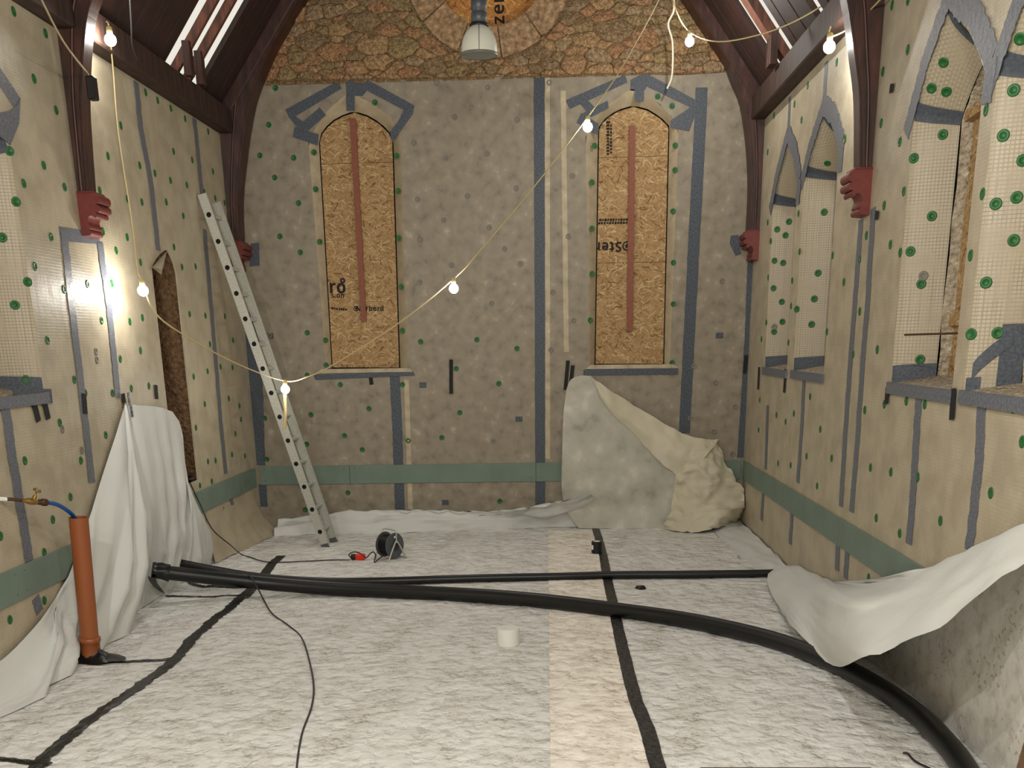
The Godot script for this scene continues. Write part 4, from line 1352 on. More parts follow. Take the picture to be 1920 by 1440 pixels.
	plug(wall_right, "g", Vector3(2.266, 3.559, -6.71), Vector3(-0.539, -0.61, 0.58))
	plug(wall_right, "g", Vector3(2.25, 3.452, -6.826), Vector3(-0.515, -0.555, 0.654))
	plug(wall_right, "g", Vector3(2.328, 3.426, -6.798), Vector3(-0.384, -0.619, 0.685))
	plug(wall_right, "g", Vector3(2.201, 2.923, -7.018), Vector3(-1, 0, 0))
	plug(wall_right, "g", Vector3(2.201, 2.887, -7.398), Vector3(-1, 0, 0))
	plug(wall_right, "g", Vector3(2.344, 2.763, -6.894), Vector3(-0.297, 0, 0.955))
	plug(wall_right, "g", Vector3(2.201, 2.631, -7.197), Vector3(-1, 0, 0))
	plug(wall_right, "g", Vector3(2.245, 2.566, -6.932), Vector3(-0.449, 0, 0.893))
	plug(wall_right, "g", Vector3(2.201, 2.566, -6.985), Vector3(-1, 0, 0))
	plug(wall_right, "g", Vector3(2.272, 3.2, -5.69), Vector3(-0.382, 0, 0.924))
	plug(wall_right, "g", Vector3(2.201, 3.142, -5.825), Vector3(-1, 0, 0))
	plug(wall_right, "g", Vector3(2.25, 3.002, -5.7), Vector3(-0.434, 0, 0.901))
	plug(wall_right, "g", Vector3(2.344, 2.882, -5.664), Vector3(-0.297, 0, 0.955))
	plug(wall_right, "g", Vector3(2.201, 2.745, -5.756), Vector3(-1, 0, 0))
	plug(wall_right, "g", Vector3(2.25, 2.69, -5.7), Vector3(-0.434, 0, 0.901))
	plug(wall_right, "g", Vector3(2.336, 2.714, -5.667), Vector3(-0.304, 0, 0.953))
	plug(wall_right, "g", Vector3(2.344, 2.514, -5.664), Vector3(-0.297, 0, 0.955))
	plug(wall_right, "g", Vector3(2.241, 3.401, -5.602), Vector3(-0.541, -0.572, 0.617))
	plug(wall_right, "g", Vector3(2.201, 4.114, -9.82), Vector3(-1, 0, 0))
	plug(wall_right, "g", Vector3(2.201, 4.069, -10.303), Vector3(-1, 0, 0))
	plug(wall_right, "g", Vector3(2.201, 3.88, -9.98), Vector3(-1, 0, 0))
	plug(wall_right, "g", Vector3(2.201, 4.148, -11.198), Vector3(-1, 0, 0))
	plug(wall_right, "g", Vector3(2.201, 3.862, -11.419), Vector3(-1, 0, 0))
	plug(wall_right, "g", Vector3(2.201, 3.661, -8.726), Vector3(-1, 0, 0))
	plug(wall_right, "g", Vector3(2.201, 3.474, -8.493), Vector3(-1, 0, 0))
	plug(wall_right, "g", Vector3(2.201, 4.071, -8.89), Vector3(-1, 0, 0))
	plug(wall_right, "g", Vector3(2.451, 3.578, -10.495), Vector3(0.496, 0.793, 0.354))
	plug(wall_right, "g", Vector3(2.344, 3.47, -9.565), Vector3(-0.374, -0.79, 0.485))
	plug(wall_right, "g", Vector3(2.371, 3.102, -9.677), Vector3(-0.28, 0, 0.96))
	plug(wall_right, "g", Vector3(2.353, 3.165, -10.977), Vector3(-0.291, 0, 0.957))
	plug(wall_right, "g", Vector3(2.25, 3.101, -11.015), Vector3(-0.434, 0, 0.901))
	plug(wall_right, "g", Vector3(2.328, 3.042, -10.985), Vector3(-0.311, 0, 0.95))
	plug(wall_right, "g", Vector3(2.201, 2.999, -11.057), Vector3(-1, 0, 0))
	plug(wall_right, "g", Vector3(2.201, 3.19, -11.239), Vector3(-1, 0, 0))
	plug(wall_right, "g", Vector3(2.201, 3.12, -9.886), Vector3(-1, 0, 0))
	plug(wall_right, "g", Vector3(2.201, 2.796, -9.764), Vector3(-1, 0, 0))
	plug(wall_right, "g", Vector3(2.201, 2.678, -8.623), Vector3(-1, 0, 0))
	plug(wall_right, "g", Vector3(2.201, 2.737, -7.751), Vector3(-1, 0, 0))
	plug(wall_right, "g", Vector3(2.201, 4.023, -7.246), Vector3(-1, 0, 0))
	plug(wall_right, "g", Vector3(2.353, 2.61, -9.682), Vector3(-0.291, 0, 0.957))
	plug(wall_right, "g", Vector3(2.328, 2.581, -10.065), Vector3(0.311, 0, 0.95))
	plug(wall_right, "g", Vector3(2.336, 2.397, -9.687), Vector3(-0.304, 0, 0.953))
	plug(wall_right, "g", Vector3(2.328, 2.183, -9.69), Vector3(-0.311, 0, 0.95))
	plug(wall_right, "g", Vector3(2.328, 1.914, -10.065), Vector3(0.311, 0, 0.95))
	plug(wall_right, "g", Vector3(2.241, 2.812, -11.02), Vector3(-0.465, 0, 0.885))
	plug(wall_right, "g", Vector3(2.32, 2.788, -10.987), Vector3(-0.318, 0, 0.948))
	plug(wall_right, "g", Vector3(2.245, 2.554, -11.017), Vector3(-0.449, 0, 0.893))
	plug(wall_right, "g", Vector3(2.328, 2.422, -10.985), Vector3(-0.311, 0, 0.95))
	plug(wall_right, "g", Vector3(2.344, 2.232, -10.979), Vector3(-0.297, 0, 0.955))
	plug(wall_right, "g", Vector3(2.272, 2.136, -11.005), Vector3(-0.382, 0, 0.924))
	plug(wall_right, "k", Vector3(2.272, 2.184, -11.005), Vector3(-0.382, 0, 0.924))
	plug(wall_right, "g", Vector3(2.201, 2.659, -11.079), Vector3(-1, 0, 0))
	plug(wall_right, "g", Vector3(2.201, 2.569, -9.98), Vector3(-1, 0, 0))
	plug(wall_right, "g", Vector3(2.201, 2.351, -9.968), Vector3(-1, 0, 0))
	plug(wall_right, "g", Vector3(2.203, 2.316, -9.753), Vector3(-0.793, 0, 0.609))
	plug(wall_right, "g", Vector3(2.201, 2.032, -9.99), Vector3(-1, 0, 0))
	plug(wall_right, "g", Vector3(2.201, 2.068, -11.26), Vector3(-1, 0, 0))
	plug(wall_right, "g", Vector3(2.201, 2.229, -11.063), Vector3(-1, 0, 0))
	plug(wall_right, "g", Vector3(2.201, 2.112, -8.639), Vector3(-1, 0, 0))
	plug(wall_right, "g", Vector3(2.201, 2.461, -8.244), Vector3(-1, 0, 0))
	plug(wall_right, "g", Vector3(2.201, 2.592, -7.871), Vector3(-1, 0, 0))
	plug(wall_right, "g", Vector3(2.201, 2.239, -7.772), Vector3(-1, 0, 0))
	plug(wall_right, "g", Vector3(2.201, 1.947, -7.858), Vector3(-1, 0, 0))
	plug(wall_right, "g", Vector3(2.201, 1.981, -7.293), Vector3(-1, 0, 0))
	plug(wall_right, "g", Vector3(2.32, 2.373, -6.902), Vector3(-0.318, 0, 0.948))
	plug(wall_right, "k", Vector3(2.328, 2.42, -6.9), Vector3(-0.311, 0, 0.95))
	plug(wall_right, "g", Vector3(2.353, 1.92, -6.892), Vector3(-0.291, 0, 0.957))
	plug(wall_right, "g", Vector3(2.201, 2.459, -5.829), Vector3(-1, 0, 0))
	plug(wall_right, "g", Vector3(2.245, 2.317, -5.702), Vector3(-0.449, 0, 0.893))
	plug(wall_right, "g", Vector3(2.207, 2.065, -5.728), Vector3(-0.719, 0, 0.695))
	plug(wall_right, "g", Vector3(2.32, 2.069, -5.672), Vector3(-0.318, 0, 0.948))
	plug(wall_right, "g", Vector3(2.201, 1.678, -6.294), Vector3(-1, 0, 0))
	plug(wall_right, "g", Vector3(2.201, 1.735, -6.891), Vector3(-1, 0, 0))
	plug(wall_right, "g", Vector3(2.201, 1.681, -6.619), Vector3(-1, 0, 0))
	plug(wall_right, "g", Vector3(2.201, 1.638, -7.043), Vector3(-1, 0, 0))
	plug(wall_right, "g", Vector3(2.201, 1.576, -7.466), Vector3(-1, 0, 0))
	plug(wall_right, "g", Vector3(2.201, 1.458, -11.186), Vector3(-1, 0, 0))
	plug(wall_right, "g", Vector3(2.201, 1.359, -10.332), Vector3(-1, 0, 0))
	plug(wall_right, "g", Vector3(2.201, 1.325, -9.917), Vector3(-1, 0, 0))
	plug(wall_right, "g", Vector3(2.201, 1.42, -9.601), Vector3(-1, 0, 0))
	plug(wall_right, "g", Vector3(2.201, 1.592, -9.047), Vector3(-1, 0, 0))
	plug(wall_right, "g", Vector3(2.201, 1.727, -5.105), Vector3(-1, 0, 0))
	plug(wall_right, "g", Vector3(2.201, 1.733, -5.357), Vector3(-1, 0, 0))
	plug(wall_right, "g", Vector3(2.201, 1.152, -11.163), Vector3(-1, 0, 0))
	plug(wall_right, "g", Vector3(2.201, 1.354, -8.637), Vector3(-1, 0, 0))
	plug(wall_right, "g", Vector3(2.201, 1.096, -9.038), Vector3(-1, 0, 0))
	plug(wall_right, "g", Vector3(2.201, 1.163, -8.233), Vector3(-1, 0, 0))
	plug(wall_right, "g", Vector3(2.201, 0.956, -9.607), Vector3(-1, 0, 0))
	plug(wall_right, "g", Vector3(2.201, 0.917, -10.138), Vector3(-1, 0, 0))
	plug(wall_right, "g", Vector3(2.201, 0.897, -8.619), Vector3(-1, 0, 0))
	plug(wall_right, "g", Vector3(2.201, 1.204, -7.229), Vector3(-1, 0, 0))
	plug(wall_right, "g", Vector3(2.201, 1.225, -6.793), Vector3(-1, 0, 0))
	plug(wall_right, "g", Vector3(2.201, 0.892, -7.011), Vector3(-1, 0, 0))
	plug(wall_right, "g", Vector3(2.201, 0.874, -6.52), Vector3(-1, 0, 0))
	plug(wall_right, "g", Vector3(2.201, 1.253, -6.293), Vector3(-1, 0, 0))
	plug(wall_right, "g", Vector3(2.201, 1.061, -5.865), Vector3(-1, 0, 0))
	plug(wall_right, "g", Vector3(2.201, 1.303, -5.242), Vector3(-1, 0, 0))
	plug(wall_right, "g", Vector3(2.201, 1.579, -4.963), Vector3(-1, 0, 0))
	plug(wall_right, "g", Vector3(2.201, 0.47, -7.065), Vector3(-1, 0, 0))

# green plasterboard bands low on the walls
func hem():
	var rows := []
	for i in 24:
		var z := lerpf(-11.7, -10.0, i / 23.0)
		var out := lerpf(0.26, 0.05, i / 23.0)
		var row := []
		for k in 9:
			var t := k / 8.0
			row.append(on_left(Vector2(z, lerpf(0.52, 0.02, t) + 0.01 * ripple.get_noise_2d(z * 4.0, 1.0) * t), 0.004 + out * t * t + 0.02 * t * ripple.get_noise_2d(z * 2.0, t * 2.0)))
		rows.append(row)
	var st := tool()
	skin(st, rows)
	part(st, "lining_hem", M.lining, wall_left)

func trims():
	var i := 1
	var runs := {
		"L": [Vector2(-11.838, 0.659).x, Vector2(-11.309, 0.682).x, Vector2(-9.874, 0.759).x, Vector2(-8.104, 0.656).x, Vector2(-6.323, 0.644).x, -3.5, -1.0],
		"B": [0.025, Vector2(1.078, 0.649).x, Vector2(3.235, 0.651).x, Vector2(5.398, 0.653).x, 5.575],
		"R": [Vector2(-11.901, 0.657).x, Vector2(-10.78, 0.676).x, Vector2(-9.87, 0.689).x, Vector2(-7.799, 0.709).x, -4.2, -2.0],
	}
	for w in ["L", "B", "R"]:
		var t := structure("trim_%d" % i, "band of pale green plasterboard along the wall foot")
		i += 1
		var r: Array = runs[w]
		for k in r.size() - 1:
			var st := tool()
			var a: float = minf(r[k], r[k + 1]) + 0.002
			var b: float = maxf(r[k], r[k + 1]) - 0.002
			box(st, on_wall(w, Vector2((a + b) / 2, 0.650), 0.0085), Vector3(b - a, 0.211, 0.0125), 0.002, Basis(across(w), Vector3.UP, across(w).cross(Vector3.UP)))
			var o := part(st, "board", M.green_board, t)
			for e in [a + 0.06, b - 0.06]:
				for yy in [0.59, 0.72]:
					if b - a < 0.3: continue
					var s2 := tool()
					lathe(s2, [Vector2(0.006, 0), Vector2(0.006, 0.001), Vector2(0.0005, 0.001)], 8, turned(on_wall(w, Vector2(e, yy), 0.0149), inward(w)))
					part(s2, "screw_head", M.grey_metal, o)

# ================================================================ floor
func fh(x: float, z: float) -> float:
	return 0.012 * bump.get_noise_2d(x * 0.8, z * 0.8) + 0.006 * ripple.get_noise_2d(x, z) + 0.012

func right_rise(x: float) -> float:
	return 0.0 if x < 2.0 else 2.2 * pow(x - 2.0, 2.0)

func floor_sheets():
	var st := tool()
	var rows := []
	var z := -11.94
	while z < 2.5:
		var row := []
		for i in 176:
			var x := XL + 5.59 * i / 175.0
			row.append(Vector3(x, fh(x, z), z))
		rows.append(row)
		z += 0.042 if z < -4.2 else 0.25
	skin(st, rows)
	part(st, "fleece_sheet", M.fleece, floor_root)
	# overlapping strip between its edge and the taped joint
	st = tool()
	rows = []
	var e0 := Vector3(-0.028, 0, -12.146)
	var e1 := Vector3(-0.009, 0, -4.826)
	var j := curve([Vector3(0.507, 0, -12.11), Vector3(0.525, 0, -10.196), Vector3(0.504, 0, -8.119), Vector3(0.495, 0, -6.65), Vector3(0.516, 0, -5.348), Vector3(0.549, 0, -4.823)], 8)
	for i in 160:
		var t := i / 159.0
		var zz := lerpf(-11.7, -4.5, t)
		var xa: float = lerpf(e0.x, e1.x, (zz - e0.z) / (e1.z - e0.z)) + 0.006 * ripple.get_noise_2d(zz * 2.0, 4.0)
		var xb := 0.55
		for k in j.size() - 1:
			if (j[k].z - zz) * (j[k + 1].z - zz) <= 0: xb = lerpf(j[k].x, j[k + 1].x, (zz - j[k].z) / (j[k + 1].z - j[k].z + 1e-6))
		var row := []
		for k in 24:
			var x := lerpf(xa, xb, k / 23.0)
			row.append(Vector3(x, fh(x, zz) + 0.004, zz))
		rows.append(row)
	skin(st, rows)
	part(st, "fleece_strip", M.fleece_light, floor_root)

func ftape(px: Array, width: float, label: String, mat: Material, crumple := 0.25):
	var line := even(curve(px, 8), maxi(8, px.size() * 9))
	var rows := []
	for i in line.size():
		var d: Vector3 = line[mini(i + 1, line.size() - 1)] - line[maxi(i - 1, 0)]
		var e := Vector3(-d.z, 0, d.x).normalized()
		var row := []
		for k in 7:
			var s := k / 6.0 * 2 - 1
			var c: float = 1.0 + crumple * rough.get_noise_2d(line[i].x * 2.0 + s * 9.0, line[i].z * 2.0)
			var p: Vector3 = line[i] + e * s * width / 2 * c
			p.z = maxf(p.z, -11.94)
			p.y = fh(p.x, p.z) + 0.007 + crumple * 0.02 * (0.5 + rough.get_noise_2d(p.x * 5.0, p.z * 5.0)) * (1.0 - absf(s) * 0.8)
			row.append(p)
		rows.append(row)
	var st := tool()
	skin(st, rows)
	var t := thing("tape_strip", label, "tape", line[line.size() / 2], "black joint tapes on the floor membrane")
	part(st, "strip", mat, t)

func floor_tapes():
	ftape([Vector3(0.514, 0, -12.11), Vector3(0.523, 0, -11.075), Vector3(0.525, 0, -10.196), Vector3(0.509, 0, -9.101), Vector3(0.504, 0, -8.119), Vector3(0.497, 0, -7.465), Vector3(0.495, 0, -6.65), Vector3(0.499, 0, -5.885), Vector3(0.522, 0, -5.347), Vector3(0.528, 0, -4.823), Vector3(0.541, 0, -4.502)], 0.085, "long dark tape strip closing the membrane joint beside the white paper roll", M.floor_tape, 0.1)
	ftape([Vector3(-2.773, 0, -10.365), Vector3(-2.771, 0, -10.014), Vector3(-2.711, 0, -9.466), Vector3(-2.666, 0, -8.972), Vector3(-2.643, 0, -8.505)], 0.10, "short dark tape strip sticking out beyond the pipes near the ladder foot", M.floor_tape, 0.2)
	ftape([Vector3(-2.667, 0, -8.703), Vector3(-2.657, 0, -8.317), Vector3(-2.664, 0, -7.794), Vector3(-2.652, 0, -7.284), Vector3(-2.602, 0, -6.741), Vector3(-2.61, 0, -6.358), Vector3(-2.64, 0, -5.902), Vector3(-2.675, 0, -5.448), Vector3(-2.673, 0, -5.045), Vector3(-2.655, 0, -4.772)], 0.085, "crumpled shiny black tape running diagonally from the pipes to the picture corner", M.black_tape, 0.5)
	ftape([Vector3(-3.222, 0, -6.679), Vector3(-2.913, 0, -6.673), Vector3(-2.702, 0, -6.706), Vector3(-2.565, 0, -6.817)], 0.045, "narrow black tape from the foot of the orange-brown standpipe to the diagonal tape", M.black_tape, 0.5)
	ftape([Vector3(-2.977, 0, -4.958), Vector3(-2.774, 0, -4.899), Vector3(-2.601, 0, -4.862)], 0.05, "black tape piece meeting the diagonal tape by the lower corner", M.black_tape, 0.4)
	ftape([Vector3(-3.337, 0, -8.589), Vector3(-3.001, 0, -8.537), Vector3(-2.831, 0, -8.59), Vector3(-2.601, 0, -8.601)], 0.035, "thin black tape line on the fleece below the thick pipe's end, nearer one", M.black_tape, 0.5)
	ftape([Vector3(-3.318, 0, -9.128), Vector3(-3.135, 0, -8.948), Vector3(-3.043, 0, -8.966), Vector3(-2.834, 0, -8.915), Vector3(-2.732, 0, -8.932)], 0.045, "thin wavy black tape directly under the thick pipe, farther one", M.black_tape, 0.8)

# ================================================================ loose sheets
func cloth(rows: Array, called: String, mat: Material, parent: Node3D, crumple := 0.01, freq := 1.0, sub := 3):
	# smooth the control rows both ways, then crumple along a rough normal
	var wide := []
	for r in rows: wide.append(curve(r, sub))
	var cols := []
	for i in wide[0].size():
		var col := []
		for r in wide: col.append(r[i])
		cols.append(curve(col, sub))
	var out := []
	for i in cols.size():
		var row := []
		for k in cols[i].size():
			var p: Vector3 = cols[i][k]
			var a: Vector3 = cols[mini(i + 1, cols.size() - 1)][k] - cols[maxi(i - 1, 0)][k]
			var b: Vector3 = cols[i][mini(k + 1, cols[i].size() - 1)] - cols[i][maxi(k - 1, 0)]
			var n := a.cross(b)
			if n.length() > 1e-8: n = n.normalized()
			var c := ripple.get_noise_3d(p.x * freq, p.y * freq, p.z * freq) + 0.6 * absf(bump.get_noise_3d(p.x * 2.4 * freq, p.y * 2.4 * freq, p.z * 2.4 * freq))
			var q := p + n * c * crumple
			row.append(Vector3(clampf(q.x, XL + 0.015, XR - 0.015), maxf(q.y, 0.012), maxf(q.z, -11.945)))
		out.append(row)
	var st := tool()
	skin(st, out)
	return part(st, called, mat, parent)

func left_drape():
	var t := thing("fleece_drape", "big white fleece sheet taped to the wall by the niche, falling in folds", "sheet", Vector3(-3.2, 0, -8.0), "loose white fleece sheets")
	# top edge on the wall, bottom edge on the floor
	var up := even(curve([on_left(Vector2(-5.708, 0.243), 0.03), on_left(Vector2(-6.1, 0.283), 0.03), on_left(Vector2(-6.737, 0.456), 0.03), on_left(Vector2(-7.148, 0.71), 0.03), on_left(Vector2(-7.698, 1.153), 0.03), on_left(Vector2(-8.037, 1.44), 0.03)], 6), 22)
	up.append_array(even([on_left(Vector2(-8.301, 1.648), 0.02), on_left(Vector2(-8.35, 1.666), 0.025), on_left(Vector2(-8.39, 1.655), 0.02)], 30))
	up.append_array(even(curve([on_left(Vector2(-8.528, 1.635), 0.03), on_left(Vector2(-8.99, 1.596), 0.03), on_left(Vector2(-9.308, 1.537), 0.04)], 4), 14))
	up.append_array(even(curve([on_left(Vector2(-9.415, 1.446), 0.05), on_left(Vector2(-9.431, 1.278), 0.07), on_left(Vector2(-9.295, 1.029), 0.09), on_left(Vector2(-9.443, 0.694), 0.12), on_left(Vector2(-9.747, 0.366), 0.12), Vector3(-3.426, 0.03, -10.221)], 6), 30))
	var low := even(curve([Vector3(-3.295, 0.015, -5.33), Vector3(-3.232, 0.015, -5.565), Vector3(-3.144, 0.015, -5.876), Vector3(-3.168, 0.015, -6.414)], 6), 22)
	low.append_array(even(curve([Vector3(-3.232, 0.015, -6.681), Vector3(-3.257, 0.015, -7.049), Vector3(-3.218, 0.02, -7.497), Vector3(-3.472, 0.02, -7.996), Vector3(-3.495, 0.02, -8.396)], 6), 30))
	low.append_array(even(curve([Vector3(-3.517, 0.02, -8.552), Vector3(-3.435, 0.02, -8.709), Vector3(-3.349, 0.02, -8.871)], 6), 14))
	low.append_array(even(curve([Vector3(-3.355, 0.02, -8.956), Vector3(-3.385, 0.02, -9.289), Vector3(-3.419, 0.02, -9.745), Vector3(-3.425, 0.012, -10.283)], 6), 30))
	var rows := []
	var n := up.size()
	var k := 44
	for r in k + 1:
		var t2 := float(r) / k
		var row := []
		for i in n:
			var a: Vector3 = up[i]
			var b: Vector3 = low[i]
			var p := a.lerp(b, t2)
			var hgt := a.y - b.y
			# hang: fall steeply first, then run out over the floor
			var y := lerpf(a.y, b.y, t2)
			var sag := hgt * 0.20 * sin(PI * t2) * (0.6 if hgt > 0.5 else 1.2)
			p.y = maxf(y - sag, 0.014)
			var s := float(i) / n
			var amp := 0.075 * sin(PI * minf(t2 * 0.75 + 0.02, 1.0)) * smoothstep(0.15, 1.0, hgt)
			var w1 := sin(s * 50.0 + 1.6 * sin(t2 * 2.0 + s * 9.0))
			var fold := (1.0 - 2.0 * pow(absf(w1), 0.7)) * 0.55 + sin(s * 23.0 + 1.0) * 0.8 + 0.25 * sin(s * 93.0 + t2 * 3.0)
			p += Vector3(0.95, 0, 0.35) * amp * fold
			p.x += 0.10 * sin(PI * t2) * smoothstep(0.3, 1.2, hgt)
			var cr := 0.028 * smoothstep(0.45, 0.9, t2) * sin(PI * minf(t2, 0.98)) * (ripple.get_noise_2d(s * 16.0, t2 * 2.5) + 0.4)
			p += Vector3(0.5, 0.7, 0.4) * cr
			var q0 := Vector3(-3.19, 0, -6.72)
			var axis := q0 + Vector3(0.02, 1, 0.0) * p.y
			var dd := Vector2(p.x - axis.x, p.z - axis.z)
			if p.y < 1.0 and dd.length() < 0.24: p += Vector3(-0.85, 0, -0.5) * (0.24 - dd.length()) * 0.9 * smoothstep(0.0, 0.1, p.y)
			p.x = maxf(p.x, XL + 0.012)
			p.y = maxf(p.y, 0.013)
			row.append(p)
		rows.append(row)
	var st := tool()
	skin(st, rows)
	part(st, "sheet", M.sheet, t)
	for q in [Vector2(-8.338, 1.695), Vector2(-8.362, 1.603)]:
		st = tool()
		slab(st, "L", [q + Vector2(-0.02, -0.05), q + Vector2(0.02, -0.05), q + Vector2(0.018, 0.05), q + Vector2(-0.018, 0.05)], 0.045, 0.004)
		part(st, "black_tape", M.black_tape, t)

func back_roll():
	var t := thing("fleece_roll", "white fleece bunched into a long low roll along the foot of the end wall", "sheet", Vector3(-1.293, 0, -12.231), "loose white fleece sheets")
	var front := [Vector3(-3.153, 0.01, -11.536), Vector3(-2.648, 0.01, -11.642), Vector3(-1.907, 0.01, -11.631), Vector3(-1.309, 0.01, -11.769), Vector3(-0.693, 0.01, -11.801), Vector3(-0.139, 0.01, -11.946), Vector3(0.329, 0.01, -12.026), Vector3(0.763, 0.05, -12.291)]
	var crest := [Vector2(0.246, 0.158), Vector2(0.725, 0.208), Vector2(1.164, 0.253), Vector2(1.444, 0.268), Vector2(1.97, 0.249), Vector2(2.618, 0.229), Vector2(3.202, 0.284), Vector2(3.843, 0.427)]
	var rows := []
	for i in front.size():
		var f: Vector3 = front[i]
		var c := on_back(Vector2(crest[i].x, crest[i].y), 0.16 if i < 6 else 0.24)
		var back := on_back(Vector2(crest[i].x, maxf(crest[i].y - 0.10, 0.03)), 0.03)
		rows.append([f, f.lerp(c, 0.3) + Vector3(0, 0.05, 0.03), f.lerp(c, 0.62) + Vector3(0, 0.0 + 0.03 * (i % 2), 0.02), f.lerp(c, 0.82) + Vector3(0, 0.02 - 0.03 * (i % 2), 0), c, back])
	cloth(rows, "sheet", M.sheet, t, 0.05, 1.3, 5)

func back_right_drape():
	var t := thing("fleece_sheet", "grubby grey fleece sheet hung below a boarded lancet, its cream edge folded over", "sheet", Vector3(1.035, 0, -11.89), "loose white fleece sheets")
	var b := func(px: Vector2, off: float) -> Vector3: return on_back(px, off)
	cloth([
		[b.call(Vector2(3.586, 1.567), 0.03), b.call(Vector2(3.634, 1.671), 0.03), b.call(Vector2(3.742, 1.715), 0.035), b.call(Vector2(3.861, 1.708), 0.04)],
		[b.call(Vector2(3.55, 1.276), 0.05), b.call(Vector2(3.754, 1.272), 0.06), b.call(Vector2(3.995, 1.298), 0.06), b.call(Vector2(4.235, 1.277), 0.07)],
		[b.call(Vector2(3.536, 0.859), 0.07), b.call(Vector2(3.877, 0.854), 0.08), b.call(Vector2(4.242, 0.849), 0.09), b.call(Vector2(4.654, 0.844), 0.10)],
		[b.call(Vector2(3.529, 0.464), 0.09), b.call(Vector2(3.879, 0.429), 0.10), b.call(Vector2(4.308, 0.454), 0.11), b.call(Vector2(4.817, 0.631), 0.12)],
		[b.call(Vector2(3.584, 0.217), 0.08), b.call(Vector2(3.942, 0.212), 0.09), b.call(Vector2(4.373, 0.269), 0.10), b.call(Vector2(4.812, 0.356), 0.13)],
		[b.call(Vector2(Vector2(3.726, 0.072).x, 0.014), 0.13), b.call(Vector2(Vector2(4.098, 0.068).x, 0.014), 0.16), b.call(Vector2(Vector2(4.438, 0.089).x, 0.014), 0.18), b.call(Vector2(Vector2(4.807, 0.122).x, 0.014), 0.2)],
	], "hanging_sheet", M.sheet_dirty, t, 0.018, 0.7, 6)
	# cream flap doubled over along the diagonal
	cloth([
		[b.call(Vector2(3.837, 1.714), 0.05), b.call(Vector2(3.855, 1.696), 0.07), b.call(Vector2(3.885, 1.667), 0.06)],
		[b.call(Vector2(4.113, 1.53), 0.06), b.call(Vector2(4.054, 1.432), 0.10), b.call(Vector2(4.042, 1.374), 0.08)],
		[b.call(Vector2(4.463, 1.309), 0.07), b.call(Vector2(4.387, 1.192), 0.13), b.call(Vector2(4.286, 1.129), 0.10)],
		[b.call(Vector2(4.791, 1.116), 0.10), b.call(Vector2(4.693, 0.975), 0.19), b.call(Vector2(4.557, 0.845), 0.13)],
		[b.call(Vector2(5.059, 1.017), 0.14), b.call(Vector2(4.907, 0.852), 0.25), b.call(Vector2(4.78, 0.649), 0.17)],
		[b.call(Vector2(5.288, 0.99), 0.10), b.call(Vector2(5.137, 0.837), 0.27), b.call(Vector2(4.891, 0.587), 0.22)],
	], "folded_edge", M.sheet_cream, t, 0.035, 1.7, 6)
	# crumpled bundle where the sheet falls into the corner
	cloth([
		[b.call(Vector2(4.849, 0.769), 0.20), b.call(Vector2(4.978, 0.911), 0.22), b.call(Vector2(5.132, 0.98), 0.18), b.call(Vector2(5.3, 0.978), 0.10)],
		[b.call(Vector2(4.806, 0.6), 0.22), b.call(Vector2(4.972, 0.707), 0.29), b.call(Vector2(5.188, 0.764), 0.25), b.call(Vector2(5.369, 0.762), 0.12)],
		[b.call(Vector2(4.785, 0.448), 0.22), b.call(Vector2(4.979, 0.507), 0.27), b.call(Vector2(5.209, 0.534), 0.31), b.call(Vector2(5.474, 0.58), 0.16)],
		[b.call(Vector2(4.766, 0.265), 0.24), b.call(Vector2(4.986, 0.293), 0.32), b.call(Vector2(5.24, 0.351), 0.30), b.call(Vector2(5.602, 0.438), 0.22)],
		[b.call(Vector2(4.72, 0.123), 0.26), b.call(Vector2(4.978, 0.138), 0.40), b.call(Vector2(5.294, 0.215), 0.44), b.call(Vector2(5.646, 0.272), 0.26)],
		[Vector3(1.247, 0.012, -11.806), Vector3(1.486, 0.03, -11.476), Vector3(1.829, 0.05, -11.477), Vector3(2.254, 0.06, -12.007)],
	], "piled_sheet", M.sheet_cream, t, 0.06, 2.3, 8)
	cloth([
		[Vector3(1.861, 0.03, -11.841), Vector3(2.064, 0.08, -12.012), Vector3(2.366, 0.05, -12.661), Vector3(2.499, 0.02, -13.06)],
		[Vector3(1.825, 0.012, -11.253), Vector3(2.016, 0.05, -11.193), Vector3(2.256, 0.07, -11.402), Vector3(2.497, 0.02, -11.858)],
		[Vector3(1.845, 0.012, -10.342), Vector3(2.044, 0.05, -10.418), Vector3(2.261, 0.06, -10.558), Vector3(2.49, 0.02, -10.851)],
		[Vector3(1.859, 0.012, -9.683), Vector3(2.059, 0.05, -9.689), Vector3(2.26, 0.06, -9.808), Vector3(2.428, 0.02, -9.868)],
		[Vector3(1.928, 0.012, -9.391), Vector3(2.078, 0.03, -9.301), Vector3(2.232, 0.03, -9.34), Vector3(2.393, 0.012, -9.608)],
	], "floor_fold", M.sheet, t, 0.035, 1.8, 5)

